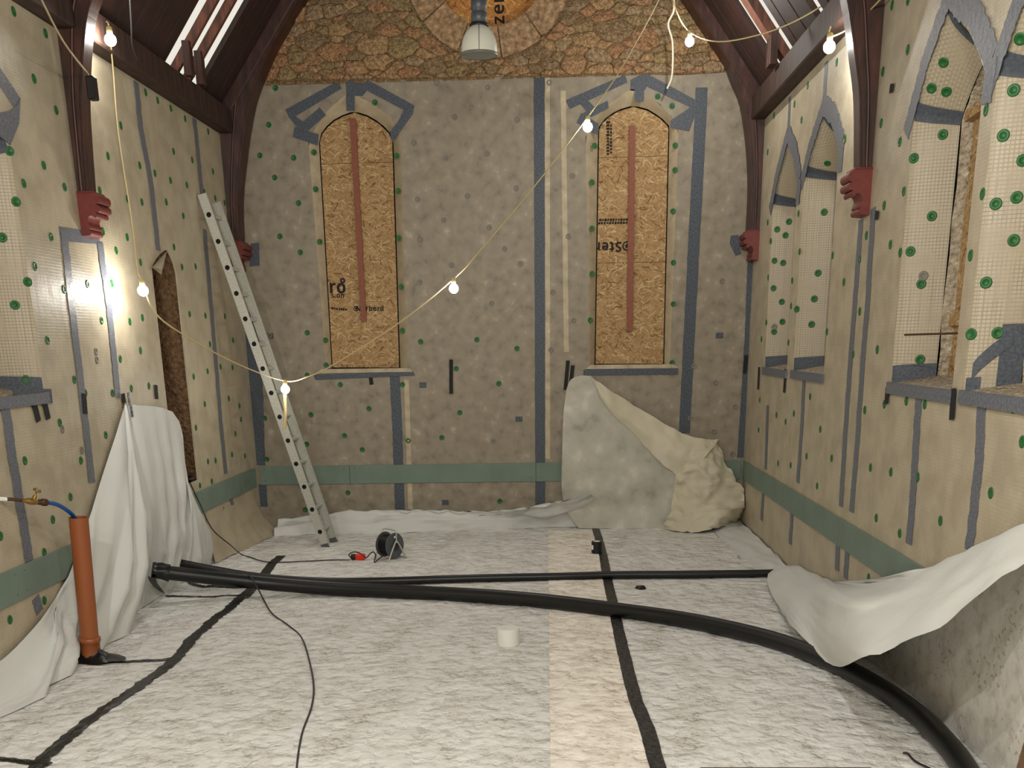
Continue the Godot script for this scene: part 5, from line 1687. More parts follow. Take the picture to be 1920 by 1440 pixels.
func right_flap():
	var t := thing("fleece_flap", "broad white fleece flap curling over both black pipes and up the right-hand wall", "sheet", Vector3(1.9, 0, -7.0), "loose white fleece sheets")
	cloth([
		[Vector3(1.996, 0.05, -9.351), Vector3(1.906, 0.05, -8.927), Vector3(1.841, 0.05, -8.517), Vector3(1.788, 0.06, -8.011), Vector3(1.766, 0.06, -7.64)],
		[Vector3(2.103, 0.12, -9.107), Vector3(1.911, 0.18, -8.242), Vector3(1.811, 0.18, -7.692), Vector3(1.743, 0.16, -7.208), Vector3(1.694, 0.13, -6.793)],
		[Vector3(2.221, 0.16, -8.821), Vector3(1.925, 0.28, -7.526), Vector3(1.811, 0.27, -6.928), Vector3(1.733, 0.22, -6.497), Vector3(1.727, 0.135, -6.096)],
		[Vector3(2.291, 0.18, -8.305), Vector3(1.715, 0.597, -5.964), Vector3(1.642, 0.584, -5.581), Vector3(1.587, 0.55, -5.27), Vector3(1.523, 0.556, -4.876)],
		[Vector3(2.457, 0.2, -8.11), Vector3(1.844, 0.691, -5.7), Vector3(1.752, 0.708, -5.266), Vector3(1.66, 0.698, -4.885), Vector3(1.605, 0.709, -4.598)],
		[Vector3(1.991, 0.76, -5.865), Vector3(1.936, 0.833, -5.4), Vector3(1.844, 0.86, -4.982), Vector3(1.752, 0.852, -4.645), Vector3(1.697, 0.836, -4.419)],
		[Vector3(2.064, 0.909, -5.454), Vector3(2.027, 0.96, -5.158), Vector3(1.954, 0.984, -4.834), Vector3(1.862, 0.99, -4.533), Vector3(1.807, 0.988, -4.32)],
		[Vector3(2.119, 1.074, -5.09), Vector3(2.083, 1.113, -4.884), Vector3(2.027, 1.119, -4.659), Vector3(1.954, 1.119, -4.427), Vector3(1.899, 1.113, -4.241)],
		[Vector3(2.156, 1.236, -4.718), Vector3(2.138, 1.245, -4.625), Vector3(2.083, 1.241, -4.448), Vector3(2.027, 1.224, -4.293), Vector3(1.972, 1.216, -4.168)],
		[Vector3(2.165, 1.401, -4.361), Vector3(2.156, 1.399, -4.297), Vector3(2.119, 1.396, -4.175), Vector3(2.064, 1.38, -4.016), Vector3(2.009, 1.369, -3.901)],
	], "flap", M.sheet, t, 0.022, 0.8, 5)
	# the same sheet below: turned up against the wall behind the flap
	var rows := []
	for i in 60:
		var z := lerpf(-8.6, -3.0, i / 59.0)
		var edge := lerpf(2.00, 2.165, smoothstep(-8.0, -5.6, z))
		var top := 0.12 + 0.139 * (z + 8.6)
		if z > -7.3: top = 0.30 + 0.29 * (z + 7.3)
		top = minf(top, 1.1)
		var row := []
		for k in 26:
			var s := k / 25.0
			var x := lerpf(edge, 2.186, pow(s, 0.5))
			var y := 0.014 + top * s
			x -= 0.012 * maxf(0.0, bump.get_noise_2d(z * 1.2, s * 2.0)) * sin(PI * s)
			if k == 0: y = fh(x, z) + 0.003
			row.append(Vector3(x, y, z))
		rows.append(row)
	var st := tool()
	skin(st, rows)
	part(st, "upturned_sheet", M.fleece_smooth, t)

# ================================================================ pipes
func pipes():
	var t := thing("drainage_pipe", "thick black plastic pipe sweeping in a long curve out of the white drape", "pipe", Vector3(0.483, 0, -7.78), "black pipes across the floor")
	var path := curve([Vector3(-3.313, 0.31, -8.285), Vector3(-3.061, 0.25, -8.383), Vector3(-2.531, 0.14, -8.564), Vector3(-1.984, 0.085, -8.577), Vector3(-1.418, 0.072, -8.491), Vector3(-0.588, 0.072, -8.285), Vector3(-0.057, 0.072, -8.081), Vector3(0.483, 0.072, -7.783), Vector3(1.051, 0.072, -7.411), Vector3(1.532, 0.072, -6.895), Vector3(1.795, 0.072, -6.366), Vector3(1.929, 0.072, -5.909), Vector3(2.005, 0.072, -5.389), Vector3(2.005, 0.072, -4.955), Vector3(1.976, 0.072, -4.645), Vector3(1.913, 0.072, -4.282), Vector3(1.832, 0.072, -3.967)], 8)
	var st := tool()
	tube(st, path, 0.060, 20)
	part(st, "pipe", M.black_pipe, t)
	st = tool()
	tube(st, path.slice(0, 6), 0.068, 16, true, 0.35)
	part(st, "tape_cuff", M.black_tape, t)
	st = tool()   # loose tape tail hanging from the cuff to the floor
	var tail := [Vector3(-3.293, 0.27, -8.22), Vector3(-3.329, 0.2, -8.332), Vector3(-3.358, 0.12, -8.481), Vector3(-3.42, 0.02, -8.708)]
	var rows := []
	for q in curve(tail, 5): rows.append([q + Vector3(-0.035, 0.01, 0), q + Vector3(0.0, 0.0, 0.012), q + Vector3(0.03, -0.005, 0)])
	skin(st, rows)
	part(st, "tape_tail", M.black_tape, t)
	t = thing("drainage_pipe", "thinner straight black pipe lying behind the thick one, ending under the white flap", "pipe", Vector3(0.575, 0, -9.322), "black pipes across the floor")
	path = curve([Vector3(-3.448, 0.26, -8.981), Vector3(-3.363, 0.24, -8.98), Vector3(-3.028, 0.17, -8.972), Vector3(-2.651, 0.1, -8.985), Vector3(-2.175, 0.052, -9.004), Vector3(-1.589, 0.05, -8.967), Vector3(-0.638, 0.05, -9.058), Vector3(0.082, 0.05, -9.094), Vector3(0.563, 0.05, -9.14), Vector3(1.28, 0.05, -9.13), Vector3(1.954, 0.05, -9.145), Vector3(2.095, 0.05, -9.162)], 8)
	st = tool()
	tube(st, path, 0.036, 16)
	part(st, "pipe", M.black_pipe, t)
	st = tool()
	tube(st, path.slice(0, 5), 0.043, 14, true, 0.4)
	part(st, "tape_cuff", M.black_tape, t)

func standpipe():
	var foot := Vector3(-3.18, 0, -6.703)
	var t := thing("standpipe", "orange-brown plastic standpipe leaning slightly, taped black at its foot", "pipe", foot)
	var top := foot + Vector3(-0.055, 0.90, 0.0)
	top = Vector3(-3.13, 1.008, -6.7)
	var ax := (top - foot).normalized()
	var ln := foot.distance_to(top)
	var st := tool()
	lathe(st, [Vector2(0.060, 0.0), Vector2(0.062, ln), Vector2(0.057, ln), Vector2(0.055, ln - 0.25)], 24, turned(foot, ax), true)
	part(st, "barrel", M.brown_pipe, t)
	st = tool()
	lathe(st, [Vector2(0.060, 0.03), Vector2(0.067, 0.04), Vector2(0.067, 0.055), Vector2(0.065, 0.06), Vector2(0.065, 0.145), Vector2(0.071, 0.15), Vector2(0.073, 0.165), Vector2(0.071, 0.18), Vector2(0.062, 0.185)], 24, turned(foot, ax))
	part(st, "socket_collar", M.brown_pipe, t)
	st = tool()
	var rows := []
	for r in [[0.066, 0.13], [0.078, 0.085], [0.10, 0.05], [0.14, 0.036], [0.17, 0.026]]:
		var row := []
		for k in 20:
			var a := TAU * k / 20
			var e: float = r[0] * (1.0 + 0.3 * rough.get_noise_2d(k * 2.0, r[0] * 40.0) + (0.35 * maxf(0, cos(a)) if r[0] > 0.08 else 0.0))
			row.append(foot + Vector3(cos(a) * e, r[1] + 0.008 * rough.get_noise_2d(k * 3.0, 5.0), sin(a) * e * 0.7))
		rows.append(row)
	skin(st, rows, true)
	part(st, "tape_boot", M.black_tape, t)
	st = tool()
	lathe(st, [Vector2(0.056, ln - 0.02), Vector2(0.0005, ln - 0.02)], 20, turned(foot, ax))
	part(st, "painted_bore_shade", M.dark, t)  # near-black disc stands in for the shade inside the barrel
	# blue water pipe with a brass stop tap
	var w := thing("water_pipe", "blue water pipe bent out of the standpipe with a brass stop tap", "pipe", top)
	st = tool()
	tube(st, curve([Vector3(-3.172, 0.952, -6.72), Vector3(-3.162, 1.015, -6.7), Vector3(-3.164, 1.08, -6.6), Vector3(-3.174, 1.127, -6.5), Vector3(-3.195, 1.149, -6.42)], 6), 0.014, 12)
	part(st, "blue_pipe", M.blue, w)
	st = tool()
	var a := Vector3(-3.19, 1.147, -6.43)
	var b := Vector3(-3.23, 1.158, -6.38)
	lathe(st, [Vector2(0.001, 0), Vector2(0.02, 0), Vector2(0.024, 0.01), Vector2(0.024, 0.03), Vector2(0.02, 0.04), Vector2(0.017, a.distance_to(b))], 10, turned(a, b - a), true)
	part(st, "compression_nut", M.copper, w)
	st = tool()
	var c := Vector3(-3.289, 1.181, -6.3)
	lathe(st, [Vector2(0.016, 0), Vector2(0.02, 0.02), Vector2(0.022, 0.045), Vector2(0.018, 0.065), Vector2(0.013, 0.08), Vector2(0.013, b.distance_to(c))], 14, turned(b, c - b))
	part(st, "tap_body", M.brass, w)
	st = tool()
	var s0 := Vector3(-3.242, 1.172, -6.36)
	var s1 := Vector3(-3.208, 1.235, -6.36)
	lathe(st, [Vector2(0.014, 0), Vector2(0.012, 0.03), Vector2(0.006, 0.035), Vector2(0.006, s0.distance_to(s1))], 10, turned(s0, s1 - s0))
	part(st, "spindle", M.brass, w)
	st = tool()
	lathe(st, [Vector2(0.001, 0.008), Vector2(0.02, 0.007), Vector2(0.026, 0.0), Vector2(0.024, -0.006), Vector2(0.001, -0.005)], 12, turned(s1, s1 - s0))
	part(st, "handwheel", M.brass, w)
	st = tool()
	tube(st, [c, Vector3(-3.334, 1.194, -6.26), Vector3(-3.355, 1.195, -6.25)], 0.011, 10)
	part(st, "copper_pipe", M.copper, w)
	st = tool()
	tube(st, [Vector3(-3.355, 1.195, -6.25), Vector3(-3.395, 1.206, -6.2)], 0.014, 10)
	part(st, "white_plug", M.white, w)

# ================================================================ ladder
func ladder():
	var foot := Vector3(-2.413, 0, -10.839)
	var top := on_left(Vector2(-10.689, 3.482), 0.06)
	var side := Vector3(0.02, 0, -0.31)
	var t := thing("ladder", "aluminium ladder leaning against the lined wall beside the niche, seen from its side", "ladder", foot)
	var up := (top - foot).normalized()
	var ln := foot.distance_to(top)
	var sd := side.normalized()
	var wd := up.cross(sd).normalized()
	for k in 2:
		var o := foot + side * k - up * (0.04 * k)
		if k == 1: o.y = maxf(o.y, 0.01)
		var b := Basis(wd, up, sd)
		var st := tool()
		var l := ln - 0.05 * k
		var c := o + up * (l / 2 + 0.02)
		box(st, c, Vector3(0.088, l, 0.006), 0.002, b)
		for e in [-1, 1]: box(st, c + wd * e * 0.0425 - sd * 0.010 * (1 if k == 0 else -1) * -1.0, Vector3(0.005, l, 0.026), 0.0015, b)
		part(st, "stile", M.alu, t)
		st = tool()
		box(st, o + up * 0.025, Vector3(0.082, 0.05, 0.032), 0.006, b)
		part(st, "foot_cap", M.grey_metal, t)
	var first := Vector3(-2.686, 0, -11.842)
	for i in 14:
		var f := 0.045 + 0.945 * i / 13.0
		var p := foot + up * (ln * lerpf(0.052, 0.952, i / 13.0))
		var st := tool()
		tube(st, [p + sd * -0.004, p + side], 0.020, 12, false)
		var o := part(st, "rung", M.alu, t)
		st = tool()
		lathe(st, [Vector2(0.024, 0.0), Vector2(0.024, 0.002), Vector2(0.0005, 0.002)], 12, turned(p - sd * 0.0035, -sd))
		part(st, "painted_rung_shade", M.dark, o)  # near-black disc paints the shade in the hollow rung end

# ================================================================ cable drum and leads
func cable_drum():
	var base := Vector3(-1.617, 0, -10.169)
	var t := thing("cable_drum", "grey metal cable drum on a tubular stand, standing on the floor fleece", "cable reel", base)
	var ax := Vector3(0.80, 0.0, 0.60)
	var c := base + Vector3(0.0, 0.155, 0.0)
	var xf := turned(c, ax)
	for k in 2:
		var st := tool()
		var y := -0.075 if k == 0 else 0.065
		lathe(st, [Vector2(0.001, y), Vector2(0.115, y), Vector2(0.125, y + 0.002), Vector2(0.128, y + 0.006), Vector2(0.125, y + 0.011), Vector2(0.115, y + 0.008), Vector2(0.05, y + 0.014), Vector2(0.001, y + 0.014)], 32, xf)
		part(st, "flange", M.grey_metal, t)
	var st := tool()
	var coil := []
	for i in 15:
		var y := -0.062 + 0.124 * i / 14
		coil.append(Vector2(0.098 + (0.005 if i % 2 else -0.003), y))
	lathe(st, coil, 28, xf)
	part(st, "wound_cable", M.black, t)
	st = tool()
	lathe(st, [Vector2(0.05, 0.078), Vector2(0.05, 0.085), Vector2(0.045, 0.088), Vector2(0.001, 0.088)], 20, xf)
	part(st, "socket_plate", M.cable, t)
	st = tool()
	lathe(st, [Vector2(0.012, 0.079), Vector2(0.012, 0.084), Vector2(0.001, 0.085)], 10, xf.translated(Vector3(0, 0.085, 0)))
	part(st, "knob", M.white, t)
	var u := ax
	var v := Vector3(-ax.z, 0, ax.x)
	for k in 2:
		var o := c + u * (0.10 if k == 0 else -0.10)
		st = tool()
		var g := o * Vector3(1, 0, 1) + Vector3(0, 0.02, 0)
		tube(st, curve([g - v * 0.13, g - v * 0.12, o + Vector3(0, 0.03, 0) - v * 0.02, o + Vector3(0, 0.03, 0) + v * 0.02, g + v * 0.12, g + v * 0.13, ], 4), 0.008, 8)
		part(st, "frame_tube", M.alu, t)
	for e in [-1, 1]:
		st = tool()
		var a: Vector3 = (c + u * 0.10) * Vector3(1, 0, 1) + Vector3(0, 0.02, 0) + v * 0.13 * e
		var b: Vector3 = (c - u * 0.10) * Vector3(1, 0, 1) + Vector3(0, 0.02, 0) + v * 0.13 * e
		tube(st, [a, b], 0.008, 8)
		part(st, "foot_rail", M.alu, t)
	st = tool()
	var hd := c + Vector3(0, 0.15, 0)
	tube(st, curve([c + u * 0.10 + Vector3(0, 0.03, 0), c + u * 0.10 + Vector3(0, 0.10, 0), hd + u * 0.09, hd - u * 0.09 - v * 0.02, c - u * 0.10 + Vector3(0, 0.10, 0), c - u * 0.10 + Vector3(0, 0.03, 0)], 5), 0.007, 8)
	part(st, "carry_handle", M.alu, t)
	# orange trailing socket
	var p := Vector3(-1.935, 0, -10.132)
	var s := thing("trailing_socket", "orange trailing socket with black end beside the cable drum", "socket", p)
	var dx := Vector3(1, 0, 0.05).normalized()
	st = tool()
	box(st, p + Vector3(0.022, 0.043, 0), Vector3(0.105, 0.058, 0.06), 0.012, Basis(dx, 0.05))
	part(st, "body", M.orange, s)
	st = tool()
	lathe(st, [Vector2(0.001, 0.0), Vector2(0.024, 0.0), Vector2(0.03, 0.008), Vector2(0.03, 0.04), Vector2(0.026, 0.045)], 14, turned(p + Vector3(-0.072, 0.043, 0), Vector3.RIGHT))
	part(st, "plug_end", M.black, s)
	st = tool()
	lathe(st, [Vector2(0.001, -0.005), Vector2(0.012, -0.003), Vector2(0.016, 0.012), Vector2(0.014, 0.022)], 12, turned(p + Vector3(-0.092, 0.035, 0.005), Vector3.RIGHT))
	part(st, "white_tip", M.white, s)
	lead("supply_lead", "grey lead looping from the orange socket into the cable drum", [Vector3(-1.971, 0.05, -9.994), Vector3(-1.993, 0.1, -9.959), Vector3(-1.935, 0.13, -9.939), Vector3(-1.885, 0.1, -10.008), Vector3(-1.822, 0.07, -9.94), Vector3(-1.779, 0.11, -9.952), Vector3(-1.752, 0.12, -9.981), Vector3(-1.739, 0.08, -10.02), Vector3(-1.746, 0.02, -9.972), Vector3(-1.713, 0.04, -9.977), Vector3(-1.677, 0.06, -10.09)], 0.006)
	lead("supply_lead", "thin grey lead running from the niche to the orange socket", [Vector3(-3.34, 0.884, -9.493), Vector3(-3.28, 0.679, -9.534), Vector3(-3.2, 0.435, -9.57), Vector3(-3.12, 0.235, -9.817), Vector3(-3.205, 0.03, -10.405), Vector3(-3.067, 0.022, -10.27), Vector3(-2.807, 0.022, -10.014), Vector3(-2.412, 0.022, -10.048), Vector3(-2.206, 0.022, -10.091), Vector3(-2.008, 0.03, -10.041)], 0.006)
	lead("supply_lead", "thin grey lead draped over the black pipes and trailing towards the camera", [Vector3(-2.799, 0.16, -8.851), Vector3(-2.687, 0.18, -8.731), Vector3(-2.563, 0.21, -8.502), Vector3(-2.443, 0.205, -8.233), Vector3(-2.494, 0.09, -8.495), Vector3(-2.442, 0.02, -8.435), Vector3(-2.247, 0.018, -7.964), Vector3(-2.026, 0.018, -7.595), Vector3(-1.841, 0.018, -7.243), Vector3(-1.663, 0.018, -6.7), Vector3(-1.501, 0.018, -6.119), Vector3(-1.425, 0.018, -5.718), Vector3(-1.385, 0.018, -5.32), Vector3(-1.335, 0.018, -5.006), Vector3(-1.279, 0.018, -4.723), Vector3(-1.204, 0.018, -4.407)], 0.006)

func lead(called: String, label: String, pts: Array, r: float, mat: Material = M.cable, group := "supply leads on the floor", category := "cable"):
	var t := thing(called, label, category, pts[pts.size() / 2], group)
	var st := tool()
	tube(st, curve(pts, 7), r, 8)
	part(st, "cable", mat, t)

# ================================================================ small loose things
func loose_things():
	var p := Vector3(-0.307, 0, -7.042)
	var t := thing("paper_roll", "white paper roll standing on end in the middle of the floor", "roll", p)
	var y := fh(p.x, p.z) + 0.001
	var st := tool()
	lathe(st, [Vector2(0.020, 0.002), Vector2(0.079, 0.002), Vector2(0.081, 0.006), Vector2(0.081, 0.122), Vector2(0.078, 0.126), Vector2(0.022, 0.126), Vector2(0.020, 0.124), Vector2(0.020, 0.002)], 32, Transform3D(Basis.IDENTITY, Vector3(p.x, y, p.z)), true)
	part(st, "paper", M.white, t)
	st = tool()
	lathe(st, [Vector2(0.0195, 0.10), Vector2(0.0005, 0.10)], 16, Transform3D(Basis.IDENTITY, Vector3(p.x, y, p.z)))
	part(st, "painted_core_shade", M.dark, t)  # near-black disc stands for the shade down the roll core
	p = Vector3(0.467, 0, -10.336)
	y = fh(p.x, p.z) + 0.006
	t = thing("tape_roll", "roll of black tape standing upright on the dark joint strip near the end wall", "tape roll", p)
	st = tool()
	var xf := Transform3D(Basis.IDENTITY, Vector3(p.x, y, p.z))
	lathe(st, [Vector2(0.036, 0), Vector2(0.052, 0), Vector2(0.054, 0.003), Vector2(0.054, 0.117), Vector2(0.052, 0.12), Vector2(0.036, 0.12), Vector2(0.036, 0.0)], 24, xf, true)
	part(st, "tape", M.black, t)
	st = tool()
	lathe(st, [Vector2(0.035, 0.0), Vector2(0.035, 0.121), Vector2(0.030, 0.121), Vector2(0.030, 0.0)], 20, xf, true)
	part(st, "core", M.white, t)
	st = tool()
	var rows := []
	for k in 5:
		var a := lerpf(2.3, 3.1, k / 4.0)
		rows.append([Vector3(p.x + cos(a) * 0.0555, y + 0.04, p.z + sin(a) * 0.0555), Vector3(p.x + cos(a) * 0.0555, y + 0.085, p.z + sin(a) * 0.0555)])
	skin(st, rows)
	part(st, "paper_label", M.white, t)
	st = tool()
	rows = []
	for k in 5: rows.append([p + Vector3(0.02 + 0.01 * k, 0.013, 0.02 + 0.022 * k), p + Vector3(0.08 + 0.008 * k, 0.014 + 0.004 * (k % 2), 0.015 + 0.022 * k)])
	skin(st, rows)
	part(st, "loose_end", M.black_tape, t)
	# crumbs and offcuts
	p = Vector3(0.781, 0, -8.753)
	t = thing("tape_scrap", "small scrunched black tape scrap lying between the two black pipes", "scrap", p)
	st = tool()
	rows = []
	for r in [[0.0005, 0.034], [0.022, 0.03], [0.03, 0.014], [0.036, 0.006]]:
		var row := []
		for k in 9:
			var a := TAU * k / 9
			row.append(Vector3(p.x, fh(p.x, p.z), p.z) + Vector3(cos(a) * r[0] * (1.2 + 0.9 * rough.get_noise_2d(k * 4.0, 2.0)), r[1], sin(a) * r[0]))
		rows.append(row)
	skin(st, rows, true)
	part(st, "scrap", M.black_tape, t)
	lead("wire_offcut", "short dark wire offcut curling on the fleece inside the thick pipe's bend", [Vector3(1.796, 0.02, -4.963), Vector3(1.806, 0.03, -4.931), Vector3(1.818, 0.018, -4.882), Vector3(1.833, 0.018, -4.827), Vector3(1.864, 0.018, -4.766)], 0.005, M.black, "", "wire")
	# timber at the picture's lower edge
	t = thing("timber_plank", "long timber plank lying on the fleece at the nearest edge of the floor", "plank", Vector3(1.15, 0.0, -4.7))
	st = tool()
	var a0 := Vector3(0.723, 0.055, -4.706)
	var a1 := Vector3(1.554, 0.055, -4.701)
	var mid := (a0 + a1) / 2
	var dir := (a1 - a0).normalized()
	box(st, mid + Vector3(0, -0.020, 0) - dir.cross(Vector3.UP) * -0.11, Vector3(a0.distance_to(a1), 0.04, 0.22), 0.004, Basis(dir, Vector3.UP, dir.cross(Vector3.UP)))
	part(st, "plank", M.plank, t)
	t = thing("timber_post", "rough grey-brown timber offcut standing against the upturned fleece at the lower right corner", "timber", Vector3(1.95, 0.0, -4.1))
	st = tool()
	var q0 := Vector3(1.9, 0.325, -4.039)
	var q1 := Vector3(1.98, 0.538, -4.128)
	var d2 := (q1 - q0).normalized()
	box(st, (q0 + q1) / 2 + Vector3(0.06, 0.0, 0.05) - d2 * 0.12, Vector3(0.10, 0.75, 0.05), 0.004, Basis(d2.cross(Vector3(0.3, 0, 1)).normalized(), d2, d2.cross(Vector3(0.3, 0, 1)).normalized().cross(d2)))
	part(st, "post", M.plank, t)
	# thin rod stuck out of the near lancet
	t = thing("steel_rod", "thin rusty rod sticking out level from the lancet reveal on the right-hand wall", "rod", on_right(Vector2(-5.982, 2.072), 0.0))
	st = tool()
	tube(st, [on_right(Vector2(-6.399, 2.07), 0.12), on_right(Vector2(-5.983, 2.075), -0.26)], 0.006, 8)
	part(st, "rod", M.copper, t)
	# black junction box on the near left brace
	t = thing("junction_box", "small black junction box fixed to the nearer brace beside the niche wall", "junction box", Vector3(-3.19, 3.822, -7.94))
	st = tool()
	box(st, Vector3(-3.182, 3.82, -7.93), Vector3(0.06, 0.15, 0.07), 0.008)
	part(st, "box", M.black, t)
	# tag of wood in the corner at the foot of the left lining
	t = thing("timber_offcut", "brown splintered timber offcut on the floor under the lining beside the white drape", "timber", Vector3(-3.656, 0, -11.486))
	st = tool()
	tube(st, [Vector3(-3.54, 0.03, -10.655), Vector3(-3.525, 0.035, -10.87), Vector3(-3.459, 0.035, -11.348), Vector3(-3.412, 0.03, -11.612)], 0.022, 6, true, 0.6)
	part(st, "offcut", M.plank, t)

# ================================================================ festoon lamps
func bulb(at: Vector3, label: String, energy: float, aim := Vector3.DOWN):
	var t := thing("festoon_bulb", label, "light bulb", at, "festoon bulbs")
	var st := tool()
	var xf := turned(at, -aim)
	var pr := []
	for i in 9: pr.append(Vector2(maxf(0.0005, 0.042 * sin(PI * i / 8.0 * 0.86 + 0.0)), -0.042 * cos(PI * i / 8.0 * 0.86)))
	lathe(st, pr, 16, xf)
	part(st, "bulb", M.bulb, t)
	st = tool()
	lathe(st, [Vector2(0.018, 0.036), Vector2(0.021, 0.04), Vector2(0.021, 0.08), Vector2(0.012, 0.09), Vector2(0.0005, 0.092)], 12, xf)
	part(st, "socket", M.cream_cable, t)
	var l := OmniLight3D.new()
	l.name = "lamp"
	l.light_color = Color(1.0, 0.985, 0.955)
	l.light_energy = energy
	l.light_size = 0.03
	l.omni_range = 14.0
	l.omni_attenuation = 2.0
	l.shadow_enabled = true
	t.add_child(l)

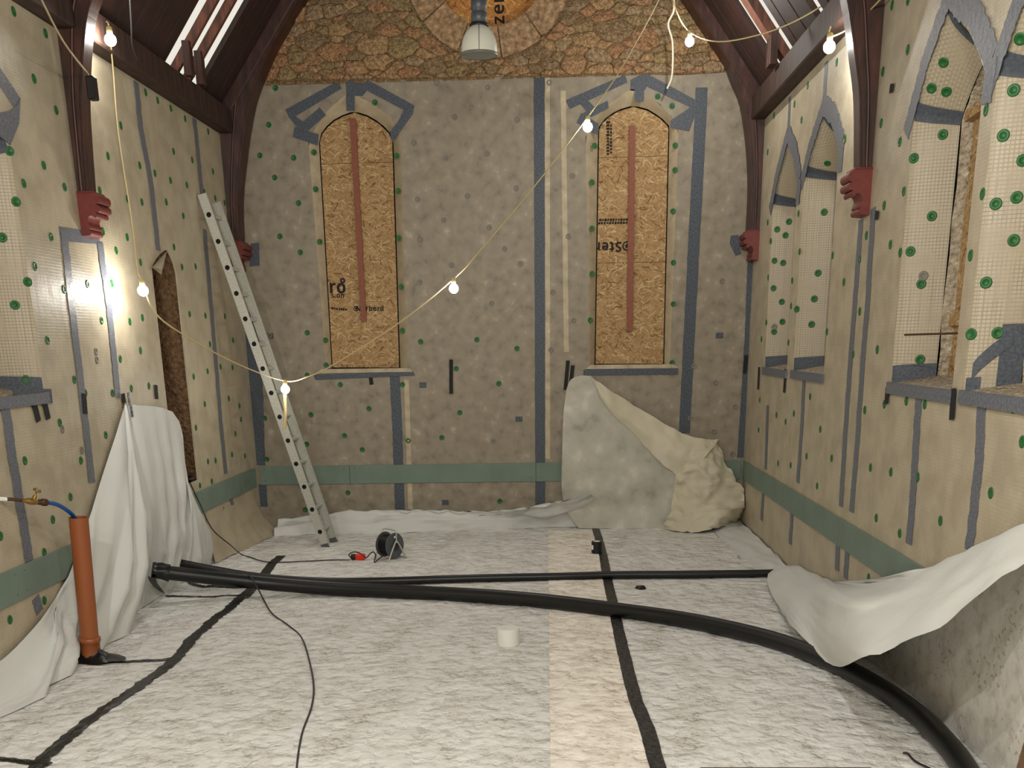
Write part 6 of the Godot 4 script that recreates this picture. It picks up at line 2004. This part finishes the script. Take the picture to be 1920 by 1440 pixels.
const E := 0.85
const BACK := 5.1  # energy of the unseen bulbs out of view
func lamps():
	var b1 := Vector3(-3.16, 4.216, -8.314)
	var b2 := Vector3(-3.15, 2.506, -8.364)
	var b3 := Vector3(-2.557, 1.681, -10.2)
	var b4 := Vector3(-0.839, 2.539, -9.6)
	var b5 := Vector3(0.344, 3.854, -9.9)
	var b6 := Vector3(1.288, 4.66, -10.6)
	var b7 := Vector3(1.98, 4.021, -8.241)
	bulb(b1, "lit bulb on the wall plate above the niche wall, beside the nearer brace", E * 0.45)
	bulb(b2, "lit bulb hanging close to the niche wall, left of the stone opening", E * 0.6)
	bulb(b3, "lit bulb hanging in front of the ladder", E * 0.6)
	bulb(b4, "lit bulb hanging between the two boarded lancets", E * 0.6)
	bulb(b5, "lit bulb hanging at the head of the right-hand boarded lancet", E * 0.6)
	bulb(b6, "lit bulb hanging before the rubble gable beside the right-hand arch brace", E)
	bulb(b7, "lit bulb on the wall plate above the paired lancets, beside the nearer brace", E * 0.6)
	var up := Vector3(0, 0.08, 0)
	var st := tool()
	var t := thing("festoon_cable", "pale yellow festoon cable slung from the roof past the ladder and across the end wall", "cable", b4)
	tube(st, curve([Vector3(-2.7, 3.935, -6.106), Vector3(-2.8, 3.928, -6.419), Vector3(-3, 3.898, -7.12), Vector3(-3.22, 3.92, -7.988)], 4), 0.006, 6)
	tube(st, curve([Vector3(-3.2, 4.355, -8.388), b1 + up, Vector3(-3.33, 4.129, -8.746), Vector3(-3.35, 3.687, -8.757), Vector3(-3.33, 3.111, -8.768), Vector3(-3.22, 2.691, -8.495), b2 + up, Vector3(-3.1, 2.35, -8.428), Vector3(-3, 2.191, -8.701), Vector3(-2.8, 1.946, -9.433), b3 + up, Vector3(-2.291, 1.804, -10.1), Vector3(-2.033, 1.905, -10), Vector3(-1.368, 2.251, -9.7), b4 + up, Vector3(-0.6, 2.846, -9.6), Vector3(-0.131, 3.36, -9.75), b5 + up, Vector3(0.642, 4.347, -10.1), Vector3(0.972, 4.915, -10.3), Vector3(1.101, 5.185, -10.4)], 6), 0.006, 6)
	tube(st, curve([Vector3(1.071, 5.104, -10.4), Vector3(1.15, 4.883, -10.5), b6 + up, Vector3(1.48, 4.556, -10.2), Vector3(1.752, 4.496, -9.8), Vector3(1.972, 4.486, -9.4), Vector3(2.16, 4.525, -9), Vector3(2.207, 4.539, -8.6)], 6), 0.006, 6)
	tube(st, curve([Vector3(2.117, 4.128, -7.4), Vector3(2.128, 4.126, -7.6), Vector3(2.074, 4.088, -8), b7 + up * 0.8, b7 + up * 1.6], 5), 0.006, 6)
	part(st, "cable", M.cream_cable, t)
	lead("glare_strip", "yellow strip standing in for glare below the bulb in front of the ladder", [b3 + Vector3(0.0, 0.05, 0), Vector3(-2.575, 1.58, -10.22), Vector3(-2.582, 1.429, -10.22), Vector3(-2.603, 1.296, -10.22)], 0.018, M.cream_cable, "", "cable")  # pale yellow tube stands in for glare under the bulb
	lead("hanging_cord", "white cord dangling from the roof over the taped chevron", [Vector3(1.179, 5.368, -11.3), Vector3(1.216, 5.122, -11.3), Vector3(1.174, 5.014, -11.4), Vector3(1.23, 4.877, -11.5), Vector3(1.244, 4.618, -11.6), Vector3(1.204, 4.505, -11.65)], 0.010, M.white_cable, "", "cord")
	lead("hanging_cord", "dark grey wire looped under the roof boards beside the niche wall", [Vector3(-2.9, 4.498, -8.094), Vector3(-3.05, 4.374, -8.472), Vector3(-3.15, 4.281, -8.717), Vector3(-3.2, 4.237, -8.938)], 0.007, M.cable, "", "cord")
	# unseen bulbs out of view, placed to light the floor and walls
	bulb(Vector3(-1.3, 3.9, -3.2), "unseen lit bulb, out of view above the nearest floor, niche side", BACK * 0.6)
	bulb(Vector3(0.4, 3.9, -3.2), "unseen lit bulb, out of view above the nearest floor, lancet side", BACK * 0.7)
	bulb(Vector3(-1.7, 3.9, -0.8), "unseen lit bulb, out of view over the viewer, niche side", BACK * 1.35)
	bulb(Vector3(0.3, 3.9, -0.8), "unseen lit bulb, out of view over the viewer, lancet side", BACK)
	bulb(Vector3(-1.0, 3.9, 2.0), "unseen lit bulb, out of view behind the viewer", BACK)

func pendant():
	var at := Vector3(-0.529, 4.213, -9)
	var t := thing("pendant_lamp", "unlit pendant lamp with white bell shade and grey canister hanging before the round window", "pendant lamp", at)
	var ax := Vector3(0.01, 1.0, 0.03).normalized()
	var xf := turned(at, ax)
	var lower := xf.translated_local(Vector3(0, -0.030, 0))
	var st := tool()
	var prof := []
	for i in 15:
		var s := i / 14.0
		prof.append(Vector2(0.141 * pow(1.0 - pow(s * 0.935, 2.7), 0.6), 0.205 * s))
	lathe(st, prof, 36, xf)
	part(st, "bell_shade", M.lampshade, t)
	st = tool()
	lathe(st, [Vector2(0.141, -0.004), Vector2(0.146, 0.0), Vector2(0.146, 0.012), Vector2(0.141, 0.014)], 36, xf)
	part(st, "rim", M.rim, t)
	st = tool()
	lathe(st, [Vector2(0.139, 0.004), Vector2(0.10, -0.004), Vector2(0.05, -0.008), Vector2(0.0005, -0.009)], 30, xf)
	part(st, "diffuser", M.rim, t)
	st = tool()
	lathe(st, [Vector2(0.072, 0.228), Vector2(0.076, 0.236), Vector2(0.070, 0.246), Vector2(0.05, 0.250)], 24, lower)
	part(st, "neck_ring", M.black, t)
	st = tool()
	lathe(st, [Vector2(0.05, 0.245), Vector2(0.060, 0.252), Vector2(0.060, 0.318), Vector2(0.055, 0.323), Vector2(0.055, 0.333), Vector2(0.060, 0.338), Vector2(0.060, 0.412), Vector2(0.05, 0.420), Vector2(0.0005, 0.424)], 24, lower)
	part(st, "canister", M.grey_metal, t)
	st = tool()
	var seam := []
	for i in 15: seam.append(xf * Vector3(0, prof[i].y, 0) + (Vector3(0.05, 0.0, 1).normalized()) * (prof[i].x + 0.001))
	tube(st, seam, 0.003, 6)
	part(st, "seam", M.rim, t)
	st = tool()
	var tp := lower * Vector3(0, 0.424, 0)
	tube(st, [tp, tp + Vector3(0, 0.5, 0.03), tp + Vector3(0, 2.6, 0.05)], 0.006, 8)
	part(st, "flex", M.white_cable, t)
